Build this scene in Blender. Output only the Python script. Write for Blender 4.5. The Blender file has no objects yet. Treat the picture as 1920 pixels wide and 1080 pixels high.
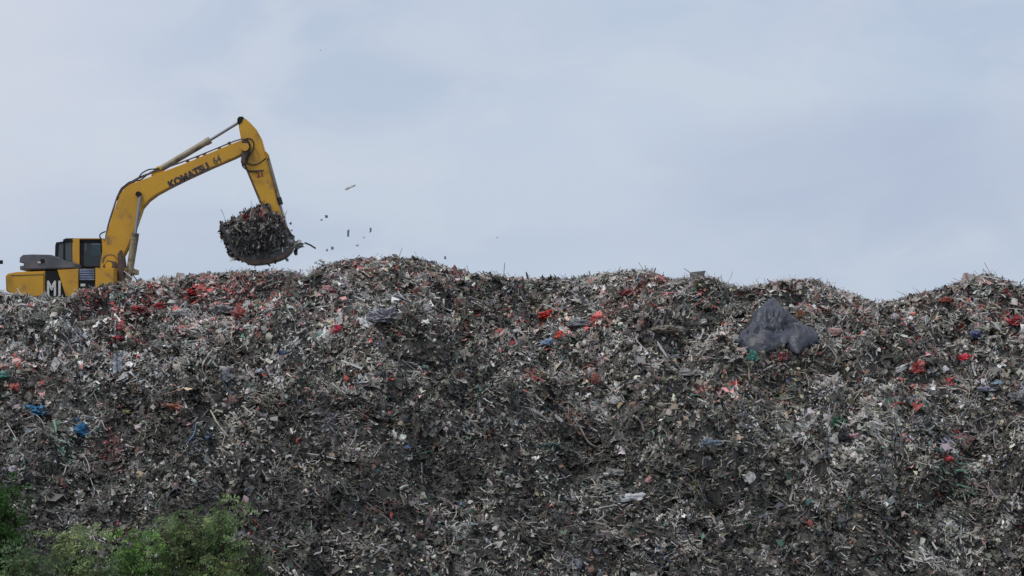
import bpy, bmesh, math, random
import numpy as np
from mathutils import Vector, Matrix, noise as mnoise

random.seed(7); RNG = np.random.default_rng(11)
SC = bpy.context.scene
COL = SC.collection

# ------------------------------------------------------------------ camera
F, HX, HY = 4800.0, 960.0, 760.0           # focal length, principal column and horizon row, for a frame 1920 wide
cd = bpy.data.cameras.new('camera'); cam = bpy.data.objects.new('camera', cd); COL.objects.link(cam)
cam.location = (0, 0, 0); cam.rotation_euler = (math.radians(90), 0, 0)
cd.sensor_width = 36; cd.lens = F/1920*36; cd.shift_y = (HY-540)/1920; cd.clip_start = 0.5; cd.clip_end = 6000
SC.camera = cam
SC.render.resolution_x, SC.render.resolution_y = 1024, 576
SC.view_settings.view_transform = 'Standard'; SC.view_settings.look = 'None'
SC.view_settings.exposure = 0.0; SC.view_settings.gamma = 1

# ------------------------------------------------------------------ sky and sun (overcast)
SUN_EL, SUN_AZ = math.radians(60), math.radians(230)     # azimuth measured clockwise from +Y
w = bpy.data.worlds.new('World'); SC.world = w; w.use_nodes = True
nt = w.node_tree; N = nt.nodes; L = nt.links; N.clear()
out = N.new('ShaderNodeOutputWorld'); bg = N.new('ShaderNodeBackground'); bg.inputs['Strength'].default_value = 0.1
sky = N.new('ShaderNodeTexSky'); sky.sky_type = 'NISHITA'; sky.sun_disc = False
sky.sun_elevation = SUN_EL; sky.sun_rotation = SUN_AZ; sky.air_density = 1.3; sky.dust_density = 2.0
tc = N.new('ShaderNodeTexCoord')
def wn(scale, sx, sy, sz, detail, off=(0, 0, 0), rot=0.0, dist=0.0):
    mp = N.new('ShaderNodeMapping'); mp.inputs['Scale'].default_value = (sx, sy, sz); mp.inputs['Location'].default_value = off
    mp.inputs['Rotation'].default_value = (0, rot, 0)
    L.new(tc.outputs['Generated'], mp.inputs['Vector'])
    n = N.new('ShaderNodeTexNoise'); n.inputs['Scale'].default_value = scale; n.inputs['Detail'].default_value = detail
    n.inputs['Roughness'].default_value = .5; n.inputs['Distortion'].default_value = dist
    L.new(mp.outputs['Vector'], n.inputs['Vector']); return n.outputs['Fac']
def mr(v, a, b, c, d):
    m = N.new('ShaderNodeMapRange'); m.interpolation_type = 'SMOOTHSTEP'
    L.new(v, m.inputs['Value'])
    for k, x in zip(('From Min', 'From Max', 'To Min', 'To Max'), (a, b, c, d)): m.inputs[k].default_value = x
    return m.outputs['Result']
def mth(op, a, b):
    m = N.new('ShaderNodeMath'); m.operation = op
    for i, v in enumerate((a, b)):
        if isinstance(v, (int, float)): m.inputs[i].default_value = v
        else: L.new(v, m.inputs[i])
    return m.outputs[0]
def wmix(f, a, b):
    m = N.new('ShaderNodeMix'); m.data_type = 'RGBA'
    if isinstance(f, float): m.inputs[0].default_value = f
    else: L.new(f, m.inputs[0])
    for i, v in ((6, a), (7, b)):
        if isinstance(v, tuple): m.inputs[i].default_value = (*v, 1)
        else: L.new(v, m.inputs[i])
    return m.outputs[2]
sep = N.new('ShaderNodeSeparateXYZ'); L.new(tc.outputs['Generated'], sep.inputs[0])
big = wn(5.0, 1.0, 1.0, 2.2, 4, (3.1, 0, 1.7), .35, .4)
fine = wn(16, 1.0, 1.0, 2.0, 6, (0, 2, 5), -.3, .6)
c1 = wmix(mr(big, .38, .62, 0, 1), (4.90, 5.75, 7.30), (5.60, 6.40, 7.75))
c2 = wmix(mth('MULTIPLY', mr(fine, .42, .66, 0, 1), .5), c1, (6.2, 6.75, 7.8))
# thinner, brighter cloud towards the left of the view, a heavier bank towards the right
lf = mth('MULTIPLY', mr(mth('ADD', sep.outputs['X'], mth('MULTIPLY', fine, -.10)), -.24, -.11, 1, 0), mr(sep.outputs['Z'], .02, .13, .1, 1))
c3 = wmix(mth('MULTIPLY', lf, .75), c2, (6.65, 7.05, 8.1))
dx = mth('DIVIDE', mth('SUBTRACT', sep.outputs['X'], .135), .09); dz = mth('DIVIDE', mth('SUBTRACT', sep.outputs['Z'], .092), .026)
dd = mth('ADD', mth('ADD', mth('MULTIPLY', dx, dx), mth('MULTIPLY', dz, dz)), mth('MULTIPLY', big, .8))
c4 = wmix(mth('MULTIPLY', mr(dd, .2, 1.9, 1, 0), .6), c3, (4.25, 4.95, 6.7))
lowb = mr(sep.outputs['Z'], .03, .075, .55, 0)
c5 = wmix(lowb, c4, (5.25, 6.3, 7.75))
up = mr(sep.outputs['Z'], .25, .95, 0, 1)
c6 = wmix(up, c5, (7.6, 7.8, 8.4))
c7 = wmix(.90, sky.outputs['Color'], c6)
L.new(c7, bg.inputs['Color']); L.new(bg.outputs['Background'], out.inputs['Surface'])
sl = bpy.data.lights.new('sun', 'SUN'); sl.energy = 1.5; sl.angle = math.radians(10); sl.color = (1, .95, .88)
so = bpy.data.objects.new('sun', sl); COL.objects.link(so)
sd = Vector((math.sin(SUN_AZ)*math.cos(SUN_EL), math.cos(SUN_AZ)*math.cos(SUN_EL), math.sin(SUN_EL)))
so.rotation_euler = sd.to_track_quat('Z', 'Y').to_euler()

# ------------------------------------------------------------------ helpers
def tag(o, label=None, cat=None, group=None, kind=None):
    if label: o['label'] = label
    if cat: o['category'] = cat
    if group: o['group'] = group
    if kind: o['kind'] = kind
    return o
def empty(name, loc):
    o = bpy.data.objects.new(name, None); COL.objects.link(o); o.location = loc; o.empty_display_size = .3; return o
def link(name, me, m, parent=None, smooth=False):
    o = bpy.data.objects.new(name, me); COL.objects.link(o)
    if m: me.materials.append(m)
    if smooth:
        me.polygons.foreach_set('use_smooth', [True]*len(me.polygons))
    if parent:
        o.parent = parent
        if parent.parent is None: o.matrix_parent_inverse = Matrix.Translation(-parent.location)   # parts are modelled in world coordinates
    return o
def bobj(name, bm, m, parent=None, smooth=False):
    me = bpy.data.meshes.new(name); bm.normal_update(); bm.to_mesh(me); bm.free()
    return link(name, me, m, parent, smooth)
def npmesh(name, V, faces_list, cols=None):
    """V (n,3); faces_list: list of int arrays (k,3 or 4)."""
    me = bpy.data.meshes.new(name); me.vertices.add(len(V)); me.vertices.foreach_set('co', V.astype(np.float32).ravel())
    lv = np.concatenate([f.ravel() for f in faces_list]).astype(np.int32)
    tot = np.concatenate([np.full(len(f), f.shape[1], np.int32) for f in faces_list])
    st = np.concatenate([[0], np.cumsum(tot)[:-1]]).astype(np.int32)
    me.loops.add(len(lv)); me.loops.foreach_set('vertex_index', lv)
    me.polygons.add(len(tot)); me.polygons.foreach_set('loop_start', st); me.polygons.foreach_set('loop_total', tot)
    if cols is not None:
        a = me.color_attributes.new('Col', 'BYTE_COLOR', 'POINT')
        a.data.foreach_set('color', np.concatenate([cols, np.ones((len(cols), 1))], 1).astype(np.float32).ravel())
    me.update(); return me

def mat(name, base, rough=.6, metal=0, var=None, vscale=3.0, spec=.5, bump=0, bscale=30, dirt=None, dscale=1.2, dlo=.5, dhi=.62, attr=False, ddetail=8):
    m = bpy.data.materials.new(name); m.use_nodes = True; t = m.node_tree; n = t.nodes; l = t.links
    b = n['Principled BSDF']; b.inputs['Roughness'].default_value = rough; b.inputs['Metallic'].default_value = metal
    b.inputs['Specular IOR Level'].default_value = spec
    co = n.new('ShaderNodeTexCoord')
    def ns(s, d=4):
        x = n.new('ShaderNodeTexNoise'); x.inputs['Scale'].default_value = s; x.inputs['Detail'].default_value = d
        l.new(co.outputs['Object'], x.inputs['Vector']); return x.outputs['Fac']
    def ramp(f, a, c):
        r = n.new('ShaderNodeMapRange'); r.inputs['From Min'].default_value = a; r.inputs['From Max'].default_value = c; l.new(f, r.inputs['Value']); return r.outputs[0]
    def mix(f, a, c):
        x = n.new('ShaderNodeMix'); x.data_type = 'RGBA'; l.new(f, x.inputs[0])
        for i, v in ((6, a), (7, c)):
            if isinstance(v, tuple): x.inputs[i].default_value = (*v, 1)
            else: l.new(v, x.inputs[i])
        return x.outputs[2]
    cur = base
    if attr:
        a = n.new('ShaderNodeAttribute'); a.attribute_name = 'Col'; cur = a.outputs['Color']
    if var: cur = mix(ramp(ns(vscale), .35, .65), cur, var)
    if dirt: cur = mix(ramp(ns(dscale, ddetail), dlo, dhi), cur, dirt)
    if isinstance(cur, tuple): b.inputs['Base Color'].default_value = (*cur, 1)
    else: l.new(cur, b.inputs['Base Color'])
    if bump:
        bp = n.new('ShaderNodeBump'); bp.inputs['Strength'].default_value = bump; bp.inputs['Distance'].default_value = .05
        l.new(ns(bscale, 6), bp.inputs['Height']); l.new(bp.outputs[0], b.inputs['Normal'])
    return m

# ------------------------------------------------------------------ noise and the shape of the hill
def _h(xi, yi, s):
    h = (xi*374761393 + yi*668265263 + s*974711) & 0xffffffff
    h = ((h ^ (h >> 13))*1274126177) & 0xffffffff
    h = ((h ^ (h >> 16))*2246822519) & 0xffffffff
    return ((h ^ (h >> 15)) & 0xffffff)/float(0xffffff)*2-1
def vn(x, y, s=0):
    x = np.asarray(x, float); y = np.asarray(y, float)
    c, si = math.cos(s*1.7+.4), math.sin(s*1.7+.4); x, y = x*c-y*si, x*si+y*c
    xi = np.floor(x).astype(np.int64); yi = np.floor(y).astype(np.int64); fx = x-xi; fy = y-yi
    u = fx*fx*fx*(fx*(fx*6-15)+10); v = fy*fy*fy*(fy*(fy*6-15)+10)
    a, b, c2, d = _h(xi, yi, s), _h(xi+1, yi, s), _h(xi, yi+1, s), _h(xi+1, yi+1, s)
    return (a*(1-u)+b*u)*(1-v)+(c2*(1-u)+d*u)*v
def fbm(x, y, o, s):
    r = 0; a = 1; t = 0
    for i in range(o): r = r+a*vn(x*2**i, y*2**i, s+i*7); t += a; a *= .5
    return r/t
RP = np.array([(-900, 575), (-600, 555), (-300, 570), (-100, 560), (0, 556), (45, 563), (80, 566), (130, 563), (146, 560), (156, 553), (178, 548), (215, 541), (250, 537), (290, 534), (320, 529), (345, 526), (385, 520), (430, 519), (480, 518),
    (520, 513), (550, 516), (580, 524), (592, 512), (610, 504), (640, 495), (700, 491), (740, 488), (780, 491), (810, 500), (830, 507), (870, 514), (882, 521), (910, 521), (950, 525), (980, 530), (1010, 530),
    (1040, 527), (1060, 530), (1110, 524), (1140, 518), (1180, 516), (1215, 515), (1230, 522), (1250, 531), (1270, 534), (1300, 527), (1330, 529), (1360, 543), (1400, 548), (1415, 543), (1460, 537),
    (1490, 532), (1530, 531), (1560, 547), (1600, 560), (1640, 577), (1660, 572), (1700, 565), (1740, 555), (1780, 542), (1820, 528), (1850, 522), (1880, 534), (1900, 543), (1940, 548), (2050, 560), (2250, 530), (2500, 550), (2900, 565)], float)
RP[:, 1] += 3+5*np.exp(-((RP[:, 0]-100)/38)**4)
Y_FOOT, Z_FOOT, Z_PLAT = 57.5, -6.6, 2.3
TP = []             # the even slope under the tarpaulin: x, y1, z1, y2, z2
def crest_y(x):
    wgt = np.clip((x+11)/3, 0, 1)
    return 80+wgt*(1.6*vn(x/5.0, x*0, 3)+.5*vn(x/1.7, x*0, 5))
def sstep(t): t = np.clip(t, 0, 1); return t*t*(3-2*t)
TARP = [(1441, 562), (1480, 585), (1504, 600), (1528, 614), (1542, 630), (1536, 650), (1500, 668), (1486, 660), (1466, 653), (1440, 664), (1396, 660), (1370, 640), (1400, 600), (1424, 580)]
def in_poly(px, py, pl_):
    r = np.zeros(px.shape, bool); m_ = len(pl_)
    for i in range(m_):
        (x1, y1), (x2, y2) = pl_[i], pl_[(i+1) % m_]
        r ^= ((y1 > py) != (y2 > py)) & (px < (x2-x1)*(py-y1)/((y2-y1) or 1e-9)+x1)
    return r
MOUNDS = []        # (x, y, radius, height)
def H(x, y, detail=True):
    x = np.asarray(x, float); y = np.asarray(y, float)
    cy = crest_y(x); px = HX+x*F/cy
    zr = (HY-np.interp(px, RP[:, 0], RP[:, 1]))*cy/F
    s = (y-Y_FOOT)/(cy-Y_FOOT)
    prof = np.interp(s, [0, .1, .2, .45, .644, .78, .9, 1], [0, .09, .205, .50, .74, .855, .945, 1])
    front = Z_FOOT+(zr-Z_FOOT)*prof
    back = Z_PLAT+(zr-Z_PLAT)*(1-sstep((y-cy)/2.3))
    z = np.where(y < cy, front, back)
    edge = sstep((125+8*vn(x/12, y/12, 9)-y)/14)*sstep((88-np.abs(x))/14)
    z = Z_FOOT+(z-Z_FOOT)*edge
    env = np.where(y < cy, np.clip((1-s)/.12, .18, 1), np.clip(.18+(y-cy)/14, .18, .3))*sstep((s+.05)/.1)
    for (mx, my, r, h) in MOUNDS: z = z+h*np.exp(-((x-mx)**2+(y-my)**2)/(r*r))
    n = .75*fbm(x/4.2, y/4.2, 2, 21)+1.05*(np.abs(fbm(x/1.9+5, y/1.9, 2, 31))-.2)
    z = z+n*env*np.where(y < cy, .55+.5*np.clip(s, 0, 1), 1)
    fz = np.where(y < cy, np.clip((1-s)/.16, .12, 1), .12)*sstep((s+.05)/.1)
    for (per, sc_, sd_, wd_, am) in ((1.25, 3.2, 71, .34, .8), (.55, 1.5, 83, .36, .7)):
        q = (z+.75*per*fbm(x/sc_, y/sc_, 2, sd_)*2)/per; fr = q-np.floor(q)
        mk = np.clip(.45+1.6*vn(x/(sc_*.7), y/(sc_*.7), sd_+3), 0, 1)
        z = z+per*am*(sstep((fr-.5+wd_/2)/wd_)-fr)*mk*fz
    if detail:
        n2 = .78*(np.abs(vn(x/1.05, y/.8, 41))-.25)+.30*(np.abs(vn(x/.5, y/.4, 45))-.25)+.14*(np.abs(vn(x/.26, y/.26, 51))-.25)+.06*vn(x/.14, y/.14, 61)
        z = z+n2*np.clip(env+.25, 0, 1)*(1-(in_poly(HX+x*F/y, HY-z*F/y, TARP) & (y < cy)))
    if TP:
        xc, y1, z1, y2, z2 = TP[0]; zp = z1+(y-y1)*(z2-z1)/(y2-y1)
        w_ = sstep((1.55-np.abs(x-xc))/.35)*sstep((y-y1+.35)/.3)*sstep((y2+.25-y)/.35); z = z*(1-w_)+(zp-.10)*w_
    cap = (HY-np.interp(HX+x*F/y, RP[:, 0], RP[:, 1]))*y/F+.02                # no hump in front stands above the crest
    z = np.where((y < cy+1) & (z > cap), cap+(z-cap)*.06, z)
    return z
def hit(px, py, detail=False, y0=56.0, y1=83.0):
    """where the line of sight through a spot of the photograph meets the hill"""
    ys = np.arange(y0, y1, .05); xs = (px-HX)/F*ys; zs = (HY-py)/F*ys
    k = np.nonzero(H(xs, ys, detail) >= zs)[0]
    i = k[0] if len(k) else len(ys)-1
    if not len(k):
        y = float(crest_y(np.array((px-HX)/F*80.))); x = (px-HX)/F*y
        return Vector((x, y, float(H(x, y, detail))))
    return Vector((xs[i], ys[i], float(H(xs[i], ys[i], detail))))
for px, py, r, h in [(1442, 622, .85, .75), (1505, 640, .5, .25), (1395, 645, .5, .2),
                     (840, 575, .8, -.45), (830, 535, .9, .25), (880, 655, .9, -.5), (860, 615, .8, .3), (700, 650, 1.0, .25), (1130, 812, 1.1, -.55), (1150, 765, .9, .35), (300, 735, .9, -.45), (285, 660, .6, .45),
                     (230, 690, .5, -.3), (760, 690, 1, -.3), (1250, 625, .6, .25), (1095, 610, .5, .2), (1590, 790, .5, -.35), (1800, 640, .8, -.3), (75, 600, .7, .3), (1430, 720, 1.1, .25), (520, 700, 1.0, .35), (600, 850, 1.4, .35), (1000, 730, 1.3, .3), (1700, 760, 1.3, .35), (150, 830, 1.4, -.35)]:
    p = hit(px, py); MOUNDS.append((p.x, p.y, r, h))
_a, _b = hit(1450, 664), hit(1450, 568)
if _b.y-_a.y < 1.6: _a = Vector((_a.x, _b.y-1.6, (HY-664)/F*(_b.y-1.6)))
TP.append(((1456-HX)/F*(_a.y+_b.y)/2, _a.y, _a.z+.08, _b.y, _b.z))
def normals(x, y, e=.12, detail=False):
    dx = (H(x+e, y, detail)-H(x-e, y, detail))/(2*e); dy = (H(x, y+e, detail)-H(x, y-e, detail))/(2*e)
    n = np.stack([-dx, -dy, np.ones_like(dx)], 1); return n/np.linalg.norm(n, axis=1, keepdims=True)

# ------------------------------------------------------------------ ground and hill
m_ground = mat('dry_soil', (.11, .10, .075), .9, var=(.07, .09, .045), vscale=.15, bump=.6, bscale=4)
bm = bmesh.new(); bmesh.ops.create_grid(bm, x_segments=80, y_segments=80, size=3000)
for v in bm.verts: v.co.z = -6.75+.05*mnoise.noise(v.co*.01)
tag(bobj('ground', bm, m_ground), kind='structure')
m_hill = mat('packed_waste', (.045, .044, .041), .9, var=(.08, .078, .073), vscale=7, dirt=(.12, .11, .10), dscale=20, dlo=.5, dhi=.7, bump=1.0, bscale=22)
xs = np.concatenate([np.linspace(-100, -22.5, 60), np.arange(-22, 22, .1), np.linspace(22.5, 100, 60)])
ys = np.concatenate([np.linspace(50, 55.5, 12), np.arange(56, 84, .1), np.linspace(84.2, 92, 30), np.linspace(93, 145, 40)])
X, Y = np.meshgrid(xs, ys); Z = H(X.ravel(), Y.ravel()).reshape(X.shape); Z = np.where(Y < 57, Z-.1*(57-Y), Z)
nx, ny = len(xs), len(ys); idx = np.arange(nx*ny).reshape(ny, nx)
Fq = np.stack([idx[:-1, :-1], idx[:-1, 1:], idx[1:, 1:], idx[1:, :-1]], -1).reshape(-1, 4)
tag(link('rubbish_hill', npmesh('rubbish_hill', np.stack([X, Y, Z], -1).reshape(-1, 3), [Fq]), m_hill, smooth=False), kind='structure')

# ------------------------------------------------------------------ loose rubbish lying all over the hill
PAL = np.array([(.036, .036, .035), (.060, .059, .055), (.100, .097, .091), (.17, .165, .157), (.29, .285, .275), (.45, .45, .455), (.66, .67, .68),
                (.36, .045, .045), (.52, .24, .24), (.035, .075, .055), (.06, .20, .17), (.05, .15, .38), (.27, .23, .155), (.13, .065, .05), (.07, .08, .11)])
#            black  dkbrown gybrown warmgrey ltgrey pale  white  red   pink  dkgreen teal  blue  tan  rust  slate
W0 = np.array([.22, .15, .15, .17, .13, .075, .022, .007, .008, .022, .004, .002, .025, .025, .03])
REDS = [(330, 562, 75, 20, .50), (450, 590, 45, 22, .25), (260, 585, 40, 12, .3), (640, 545, 20, 10, .3), (690, 502, 25, 9, .3), (785, 532, 38, 7, .5), (862, 516, 12, 10, .5), (25, 688, 45, 14, .4), (225, 640, 22, 20, .3), (345, 620, 16, 10, .3),
        (975, 605, 28, 10, .3), (1180, 552, 24, 12, .4), (1070, 605, 60, 14, .12), (1480, 548, 60, 14, .18), (1780, 566, 40, 12, .25), (1885, 600, 25, 14, .3), (1655, 695, 30, 12, .2), (1350, 722, 20, 12, .25), (1720, 698, 14, 22, .45), (1600, 600, 30, 20, .15),
        (90, 730, 20, 8, .2), (200, 850, 20, 14, .2), (700, 610, 40, 14, .2), (1115, 712, 10, 14, .4), (1560, 770, 30, 14, .15), (240, 560, 60, 10, .2), (470, 545, 60, 12, .15), (1780, 850, 20, 8, .3), (450, 980, 15, 10, .12)]
PALES = [(740, 582, 55, 22, .5), (1085, 600, 55, 18, .35), (60, 595, 70, 28, .35), (130, 690, 90, 22, .25), (450, 590, 90, 30, .2), (200, 600, 60, 20, .2), (460, 745, 40, 20, .2), (1250, 640, 40, 15, .2), (1660, 700, 40, 15, .2), (1600, 800, 60, 25, .15), (1480, 700, 120, 40, .12),
         (1190, 935, 40, 10, .3), (1080, 945, 80, 20, .15), (430, 900, 60, 30, .1), (1850, 720, 60, 20, .15), (560, 760, 80, 30, .08)]
TANS = [(1500, 700, 330, 120, .25), (1700, 600, 250, 60, .15), (920, 590, 60, 12, .3), (1160, 725, 60, 15, .25), (700, 520, 80, 20, .15), (1450, 560, 80, 25, .15)]
SHADE_DARKS = [(840, 565, 45, 38, .5), (900, 540, 60, 14, .3), (880, 675, 90, 35, .5), (1140, 805, 90, 35, .6), (300, 735, 70, 32, .45), (700, 900, 260, 120, .25), (820, 980, 150, 60, .2), (1480, 600, 80, 30, .1), (1800, 650, 50, 25, .4), (600, 1000, 120, 60, .2), (120, 640, 80, 10, .2), (1570, 800, 14, 30, .5)]  # shade of the hollows put into the scrap colours, plus broad darker areas
def patch(px, py, L_):
    r = np.zeros_like(px)
    for (a, b, sx, sy, k) in L_: r += k*.85*np.exp(-.5*(((px-a)/(sx*1.25))**2+((py-b)/(sy*1.25))**2))
    return r
def pick_cols(x, y, z, light=1.0, mute=1.0):
    px = HX+x/y*F; py = HY-z/y*F; n = len(x)
    Wt = np.tile(W0, (n, 1))
    j = .16+1.9*np.clip(.5+1.0*fbm(x/.6, y/.42, 3, 77)+.65*vn(x/1.9, y/1.0, 78), 0, 1)**1.6          # patchy: neighbours resemble each other
    upper = np.clip((820-py)/240, 0, 1)                               # fresher waste higher up
    right = np.clip((px-900)/500, 0, 1)
    Wt[:, 3:7] *= ((.84+.75*upper+.40*right)*j)[:, None]
    Wt[:, 7:9] *= (.3+3.6*upper)[:, None]; Wt[:, 13] *= .6+.8*upper
    Wt[:, 12] *= .4+upper+1.3*right
    rd = patch(px, py, REDS)*(.4+1.2*(vn(x/.25, y/.25, 5) > -.1)); pl = patch(px, py, PALES)*j; tn = patch(px, py, TANS); dk = np.clip(patch(px, py, SHADE_DARKS), 0, .9)
    Wt[:, 7] += rd*.62; Wt[:, 8] += rd*.42; Wt[:, 13] += rd*.35
    Wt[:, 4] += pl*.35; Wt[:, 5] += pl*.4; Wt[:, 6] += pl*.12; Wt[:, 8] += pl*.05
    Wt[:, 3] += tn*.25; Wt[:, 12] += tn*.3; Wt[:, 4] += tn*.18
    Wt[:, 3:9] *= (1-dk)[:, None]; Wt[:, 0:2] *= (1+.8*dk)[:, None]  # fewer pale and more black scraps paint the shaded hollows
    gr = np.clip(vn(x/.9, y/.9, 87)-.55, 0, 1); Wt[:, 9] += gr*.7; Wt[:, 10] += gr*.05
    Wt[:, 9:13] *= mute; Wt[:, 6:8] *= .4+.6*mute
    keep = ~in_poly(1450+(px-1450)*1.06, 618+(py-618)*1.06, TARP)
    Wt /= Wt.sum(1, keepdims=True); c = np.cumsum(Wt, 1); r = RNG.random(n)
    k = np.minimum((r[:, None] > c).sum(1), len(PAL)-1)
    col = PAL[k]; col = col*.8+col.mean(1, keepdims=True)*np.array([[.220, .2, .170]])
    col = col*np.array([[1.01, 1.0, .97]])*np.exp(RNG.normal(.20, .33, (n, 1)))*(1+RNG.normal(0, .05, (n, 3)))
    clump = np.exp(.75*fbm(x/.42, y/.30, 2, 107)+.45*vn(x/1.3, y/.8, 109)); col = col*(clump*(1.04+.16*upper-.24*np.clip((py-680)/220, 0, 1)))[:, None]   # random lighter and darker clumps; older waste low down
    return np.clip(col*light, .008, .85), keep
def frames(nrm, tilt, bias=None, xy=None):
    n = len(nrm); nn = nrm+RNG.normal(0, 1, (n, 3))*np.asarray(tilt).reshape(-1, 1); nn /= np.linalg.norm(nn, axis=1, keepdims=True)
    t = RNG.normal(0, 1, (n, 3))
    if bias is not None: t = t+np.asarray(bias)
    if xy is not None:                                               # neighbouring scraps lie matted in one direction
        th = .9+2.6*fbm(xy[0]/1.3, xy[1]/1.3, 2, 97); t = t+1.7*np.stack([np.cos(th), np.sin(th)*.75, np.sin(th)*.45], 1)
    t -= nn*(t*nn).sum(1, keepdims=True); t /= np.linalg.norm(t, axis=1, keepdims=True)
    return t, np.cross(nn, t), nn
def sheets(pos, T, B, Nn, Lg, Wd, nu, nv, bend, jit, col):
    n = len(pos); u = np.linspace(-.5, .5, nu); v = np.linspace(-.5, .5, nv); U, V = np.meshgrid(u, v, indexing='ij'); U = U.ravel(); V = V.ravel(); k = len(U)
    a = U[None]*Lg[:, None]+RNG.normal(0, .10, (n, k))*Lg[:, None]/nu*1.4
    b = V[None]*Wd[:, None]+RNG.normal(0, .12, (n, k))*Wd[:, None]/nv*1.6
    c = (bend[:, None]*(U[None]**2*4-.4)+(RNG.normal(0, .25, (n, 1))*V[None]*2*U[None]*2))*Lg[:, None]*.5+RNG.normal(0, 1, (n, k))*jit*np.minimum(Lg, Wd)[:, None]
    P = pos[:, None]+a[..., None]*T[:, None]+b[..., None]*B[:, None]+c[..., None]*Nn[:, None]
    g = np.arange(k).reshape(nu, nv); q = np.stack([g[:-1, :-1], g[:-1, 1:], g[1:, 1:], g[1:, :-1]], -1).reshape(-1, 4)
    Fs = (q[None]+(np.arange(n)*k)[:, None, None]).reshape(-1, 4)
    return P.reshape(-1, 3), Fs, np.repeat(col, k, 0)
def ribbons(pos, T, B, Nn, Lg, Wd, m, col, curl=1.2):
    n = len(pos); ang = np.cumsum(RNG.normal(0, curl/m, (n, m)), 1)+RNG.normal(0, curl*.25, (n, 1))*np.arange(m)[None]/m; vz = np.cumsum(RNG.normal(0, .8/m, (n, m)), 1)
    d = np.cos(ang)[..., None]*T[:, None]+np.sin(ang)[..., None]*B[:, None]+(np.sin(vz)*.6)[..., None]*Nn[:, None]
    cen = pos[:, None]+np.cumsum(d, 1)*(Lg/m)[:, None, None]; cen = cen-cen.mean(1, keepdims=True)+pos[:, None]
    sd_ = -np.sin(ang)[..., None]*T[:, None]+np.cos(ang)[..., None]*B[:, None]+RNG.normal(0, .35, (n, m, 1))*Nn[:, None]
    wd = (Wd[:, None]*RNG.uniform(.6, 1.2, (n, m)))[..., None]*.5
    P = np.stack([cen-sd_*wd, cen+sd_*wd], 2)
    g = np.arange(2*m).reshape(m, 2); q = np.stack([g[:-1, 0], g[:-1, 1], g[1:, 1], g[1:, 0]], -1)
    Fs = (q[None]+(np.arange(n)*2*m)[:, None, None]).reshape(-1, 4)
    return P.reshape(-1, 3), Fs, np.repeat(col, 2*m, 0)
ICO_V, ICO_F = None, None
_b = bmesh.new(); bmesh.ops.create_icosphere(_b, subdivisions=1, radius=1); ICO_V = np.array([v.co[:] for v in _b.verts]); ICO_F = np.array([[v.index for v in f.verts] for f in _b.faces]); _b.free()
def lumps(pos, T, B, Nn, a, b, c, col):
    n = len(pos); k = len(ICO_V); J = ICO_V[None]*(1+RNG.normal(0, .18, (n, k, 1)))
    P = pos[:, None]+(J[..., 0:1]*a[:, None, None])*T[:, None]+(J[..., 1:2]*b[:, None, None])*B[:, None]+(J[..., 2:3]*c[:, None, None])*Nn[:, None]
    return P.reshape(-1, 3), (ICO_F[None]+(np.arange(n)*k)[:, None, None]).reshape(-1, 3), np.repeat(col, k, 0)
def spots(n, x0, x1, y0, y1, extra=.5):
    x = RNG.uniform(x0, x1, n); y = RNG.uniform(y0, y1, n)
    y = np.minimum(y, crest_y(x)+extra+RNG.random(n)*.6)
    e = .12; st = np.sqrt(1+((H(x+e, y, False)-H(x-e, y, False))/(2*e))**2+((H(x, y+e, False)-H(x, y-e, False))/(2*e))**2)   # as many scraps per area on steep faces as on flat ones
    k = RNG.random(n) < st/2.6
    return x[k], y[k]
m_scrap = mat('loose_scraps', (.1, .1, .1), .62, attr=True, spec=.4)
m_plastic = mat('shiny_scraps', (.1, .1, .1), .38, attr=True, spec=.5)
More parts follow.
